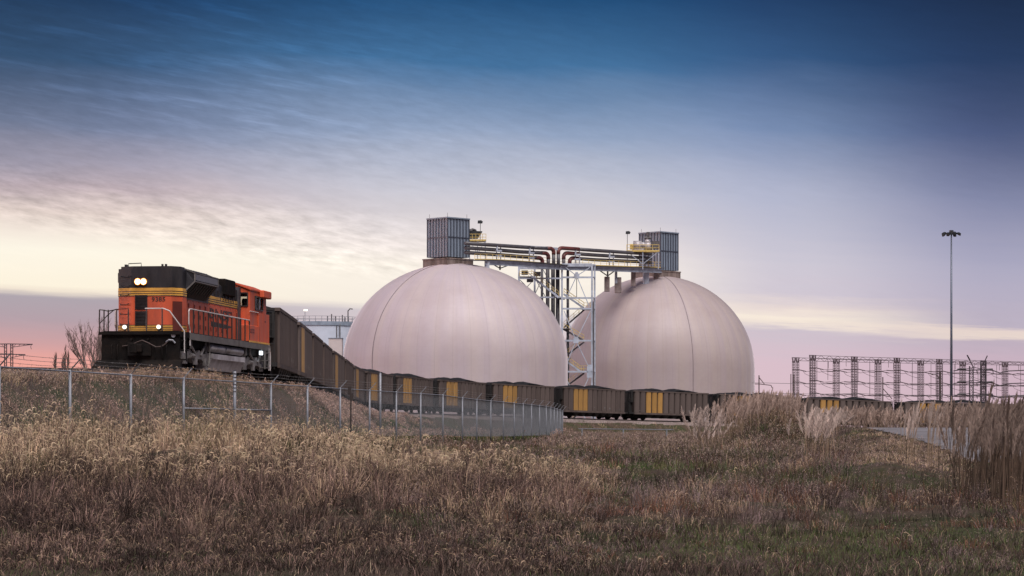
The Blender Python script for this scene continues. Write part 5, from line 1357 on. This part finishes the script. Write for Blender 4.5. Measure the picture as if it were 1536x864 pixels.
# A: tall tan grass in front of the fence, in uneven tussocks
lim = lambda px: np.interp(px, [-300,300,560,760,880], [999,999,92,66,56])
def keepA(px, D, x, d, sg, rd): return (D < fence_D(px)-.5) & (D < lim(px)) & (rng.random(len(px)) < np.clip(.55+.9*vnoise(x*1.1, D*.4, 21), .04, 1))
B = tufts(3100, 36, -260, 900, 41, 112, .13, keepA); x, D = B['x'], B['D']
hump = np.interp(x, [-15,-12.6,-11.6,-10.3,-9.4,-8.8,-8.2,-7.4,-6.3,-5.5,-3,0,2], [.70,.66,.98,1.06,.62,.72,1.22,.92,.84,.66,.54,.50,.46])
hc = 1.14*hump*(.42+.72*B['u'])*(1+.38*vnoise(x*1.3,D*.5,78)); h = np.clip(hc*rng.uniform(.55,1.12,B['n']), .15, 1.6); w = np.clip(.0075*D/50,.006,.02)
c1 = palette(B['v'], [(.30,TANB),(.22,TAN),(.17,PINK),(.14,DKB),(.10,BLK),(.07,OLIVE)]); light = B['v'] < .76
t_ = blades2(dry, B, h, w, np.full(B['n'],.55), c1*BASE_SHADE, c1)
k = light & (rng.random(B['n']) < np.where(hc > .55, .30, .10)); kk = k.sum()
curls(hd, t_[k], rng.uniform(.08,.19,kk), np.clip(.024*D[k]/50,.016,.05), mixn(tone(TANB,kk,.3),tone((.60,.46,.32),kk,.3),rng.random(kk)))
k = light & (rng.random(B['n']) < .55); kk = k.sum(); fuzz(hd, t_[k], 4, .075, rng.uniform(.016,.034,kk)*np.clip(D[k]/55,.8,1.8), mixn(tone((.58,.42,.29),kk,.3),tone((.44,.31,.23),kk,.3),rng.random(kk)))
# B: nearer pinkish brown growth with dark weeds, weighted darker to paint in the dim lower edge
def keepB(px, D, x, d, sg, rd): return rng.random(len(px)) < np.clip(.7+.6*vnoise(x*.9, D*.5, 31), .06, 1)
B = tufts(3000, 36, -260, 860, 25, 47, .15, keepB); x, D = B['x'], B['D']
hb = np.interp(D, [25,28,31,34,40,47], [.20,.26,.34,.50,.66,.74]); hc = hb*(.4+.85*B['u']); h = np.clip(hc*rng.uniform(.5,1.12,B['n']), .06, 1.2)
pn = np.clip(B['v']*.75+.25*(.5-.5*vnoise(x*.7,D*.5,33)),0,.999)
c1 = palette(pn, [(.08,TANB),(.10,TAN),(.22,PINK),(.32,DKB),(.25,BLK),(.03,OLIVE)])
t_ = blades2(dry, B, h, np.full(B['n'],.0065), np.full(B['n'],.75), c1*BASE_SHADE, c1)
k = (pn < .4) & (rng.random(B['n']) < .2); kk = k.sum(); curls(hd, t_[k], rng.uniform(.04,.09,kk), np.full(kk,.010), tone(TAN,kk,.3))
k = (pn > .5) & (rng.random(B['n']) < .25); kk = k.sum(); fuzz(hd, t_[k], 4, .05, rng.uniform(.02,.04,kk), tone(DKB,kk,.4))
# C: near foreground, flattened straw and turf
n = 52000; px, D, x, d, sg, rd = place(n, -300, 1840, 20, 32)
gr = np.clip(np.interp(px,[0,500,800,1100,1840],[.0,.05,.3,.42,.35])+.5*vnoise(x*.9,D*.6,41),0,1); isg = rng.random(n) < gr
h = np.where(isg, rng.uniform(.05,.17,n), rng.uniform(.05,.2,n)*(1+.6*vnoise(x*2,D*1.2,43)))*np.interp(D,[20,29,32],[.7,1,1.4]); h = np.clip(h,.03,.4)
c1 = np.where(isg[:,None], mixn(tone(GREEN,n),tone(OLIVE,n),rng.random(n)), palette(np.clip(rng.random(n)*.8+.2*(.5+.5*vnoise(x*1.2,D,44)),0,.999), [(.42,BLK),(.32,DKB),(.15,PINK),(.11,TAN)])); c0 = c1*.85  # dark palette and darker bases paint in the dimness of the foreground
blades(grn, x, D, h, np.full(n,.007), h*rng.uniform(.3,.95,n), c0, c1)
# D: behind the fence up to the track bank: fuzzy pinkish heads over green weeds
def keepD(px, D, x, d, sg, rd): return (D > fence_D(px)+.2) & (sg > 0) & (d > 1.95) & (d < 95) & (px < 850)
B = tufts(5600, 30, -260, 880, 64, 250, .16, keepD); x, D, d = B['x'], B['D'], B['d']
gp = np.clip(.04+1.1*sstep(3.4,5.8,d)*(.62+.6*vnoise(x*.5+3, D*.3, 55)), 0, .9); isg = B['s'] < gp
hb = np.interp(d,[1.9,2.8,4.5,6],[.40,.42,.66,.85])
hc = hb*(.55+.6*B['u'])*np.where(isg,.9,1); h = np.clip(hc*rng.uniform(.6,1.12,B['n']), .1, 1.1); w = np.clip(.0085*D/70,.006,.03)
c1 = np.where(isg[:,None], palette(B['v'], [(.7,GREEN),(.2,OLIVE),(.1,BLK)]), palette(B['v'], [(.5,PINK),(.22,TAN),(.18,DKB),(.1,MAUVE)]))
t_ = blades2(dry, B, h, w, np.full(B['n'],.36), c1*BASE_SHADE, c1)
k = (~isg) & (B['v'] < .8) & (rng.random(B['n']) < .62); kk = k.sum(); fuzz(hd, t_[k], 7, .09, rng.uniform(.03,.06,kk)*D[k]/80, mixn(tone((.54,.37,.30),kk,.3),tone((.38,.26,.22),kk,.3),rng.random(kk)))
# growth on the far shoulder of the track, behind the locomotive
def keepL(px, D, x, d, sg, rd): return (sg < 0) & (d > 2.3) & (d < 10)
B = tufts(3600, 20, -260, 420, 78, 150, .2, keepL); n = B['n']; h = np.clip(.5*(.5+.8*B['u'])*rng.uniform(.6,1.2,n), .1, .9)
c1 = palette(B['v'], [(.3,TAN),(.3,PINK),(.25,DKB),(.15,OLIVE)]); blades2(dry, B, h, np.full(n,.014), np.full(n,.5), c1*BASE_SHADE, c1)
# thick growth over the mound and along the road edge
def keepM(px, D, x, d, sg, rd): return ~rd
for (nc, a0, a1, d0, d1, hh_, parts) in ((2600,1040,1270,68,100,.42,[(.12,TAN),(.1,RUST),(.2,MAUVE),(.22,DKB),(.1,BLK),(.14,OLIVE),(.12,GREEN)]),(900,1270,1460,58,128,.20,[(.16,TANB),(.2,TAN),(.2,PINK),(.24,DKB),(.1,BLK),(.1,OLIVE)])):
    B = tufts(nc, 26, a0, a1, d0, d1, .15, keepM); n = B['n']; h = np.clip(hh_*(.4+.95*B['u'])*rng.uniform(.55,1.2,n), .08, .9)
    c1 = palette(B['v'], parts); t_ = blades2(grn, B, h, np.full(n,.011), np.full(n,.65), c1*BASE_SHADE, c1)
    k = (B['v'] < .4) & (rng.random(n) < .4); kk = k.sum(); fuzz(hd, t_[k], 6, .06, rng.uniform(.02,.05,kk), tone((.36,.265,.215),kk,.35))
# weeds along the ballast edge below the locomotive
def keepW(px, D, x, d, sg, rd): return (sg > 0) & (d > 1.5) & (d < 2.7)
B = tufts(16000, 14, -260, 460, 68, 126, .10, keepW); n = B['n']; h = np.clip((.34+.22*sstep(90,94,B['D'])*(1-sstep(102,108,B['D'])))*(.5+.8*B['u'])*rng.uniform(.6,1.2,n), .1, .6)
c1 = palette(B['v'], [(.3,TAN),(.3,PINK),(.25,DKB),(.15,OLIVE)]); t_ = blades2(dry, B, h, np.full(n,.011), np.full(n,.6), c1*BASE_SHADE, c1)
k = (B['v'] < .6) & (rng.random(n) < .3); kk = k.sum(); curls(hd, t_[k], rng.uniform(.07,.15,kk), np.full(kk,.028), tone(TAN,kk,.3))
# E: right hand field
def keepE(px, D, x, d, sg, rd):
    m = (~rd) & (d > 2.9) & (sg > 0) & ((px > 844) | (D < fence_D(px)-.4) | (px > 850))
    return m & (rng.random(len(px)) < np.clip(.75+.5*vnoise(x*.8, D*.3, 64), .1, 1))
B = tufts(9600, 30, 600, 1840, 25, 300, .15, keepE); x, D, px = B['x'], B['D'], B['px']; n = B['n']
p2 = vnoise(x*.3+9, D*.16, 62); isg = B['s'] < np.clip(.36+.95*p2-.3*(D > 120)+.3*np.exp(-((px-1330)/60)**2), .03, .85)
hb = np.interp(D,[25,30.5,33,40,60,100,160,300],[.16,.20,.26,.42,.50,.58,.5,.42])*np.where((px > 1285) & (px < 1500) & (D > 52), .34, 1)
hc = hb*(.4+.85*B['u'])*np.where(isg,.7,1); h = np.clip(hc*rng.uniform(.55,1.15,n), .06, 1.3); w = np.clip(.008*D/60,.006,.035)
pn = np.clip(B['v']*.7+.3*(.5-.5*vnoise(x*.6,D*.25,66)),0,.999)
c1 = np.where(isg[:,None], palette(B['v'], [(.5,GREEN),(.35,OLIVE),(.15,DKB)]), palette(pn, [(.12,TANB),(.16,TAN),(.09,RUST),(.20,MAUVE),(.25,DKB),(.18,BLK)]))
t_ = blades2(grn, B, h, w, np.full(n,.62), c1*BASE_SHADE, c1)
k = (~isg) & (pn < .62) & (rng.random(n) < .38); kk = k.sum(); fuzz(hd, t_[k], 6, .06, np.clip(rng.uniform(.02,.045,kk)*D[k]/70,.012,.11), mixn(tone((.30,.215,.20),kk,.3),tone((.36,.265,.215),kk,.3),rng.random(kk)))
k = (~isg) & (pn < .3) & (D < 60) & (rng.random(n) < .10); kk = k.sum(); curls(hd, t_[k], rng.uniform(.04,.10,kk), np.clip(.016*D[k]/50,.010,.03), tone(STRAW,kk,.3))
# G: weeds on the flat between the low pipe rail and the train
def keepG(px, D, x, d, sg, rd): return (~rd) & (d > 2.8) & (sg > 0)
B = tufts(3200, 22, 830, 1120, 118, 330, .2, keepG); n = B['n']; h = np.clip(.48*(.4+.9*B['u'])*rng.uniform(.6,1.2,n), .08, .9)
c1 = palette(B['v'], [(.2,TAN),(.22,MAUVE),(.2,PINK),(.2,DKB),(.1,OLIVE),(.08,GREEN)]); t_ = blades2(grn, B, h, np.full(n,.02), np.full(n,.6), c1*BASE_SHADE, c1)
k = (B['v'] < .6) & (rng.random(n) < .3); kk = k.sum(); fuzz(hd, t_[k], 4, .09, rng.uniform(.05,.10,kk), tone((.36,.265,.22),kk,.3))
# F: behind the mound and beyond the road, low dry growth up to the track
n = 26000; px, D, x, d, sg, rd = place(n, 860, 1840, 133, 330); k = (~rd) & (d > 2.9) & (sg > 0); px, D, x = px[k], D[k], x[k]; n = len(x)
h = rng.uniform(.25,.6,n); c1 = mixn(tone(MAUVE,n),tone(TAN,n),rng.random(n)*.7); blades(dry, x, D, h, np.full(n,.04), h*rng.uniform(.1,.5,n), c1*.8, c1)  # darker blade bases: shade near the ground as colour
dry.build('dry_grass', GRASSM); grn.build('weeds_and_turf', GRASSM); hd.build('grass_seed_heads', GRASSM)
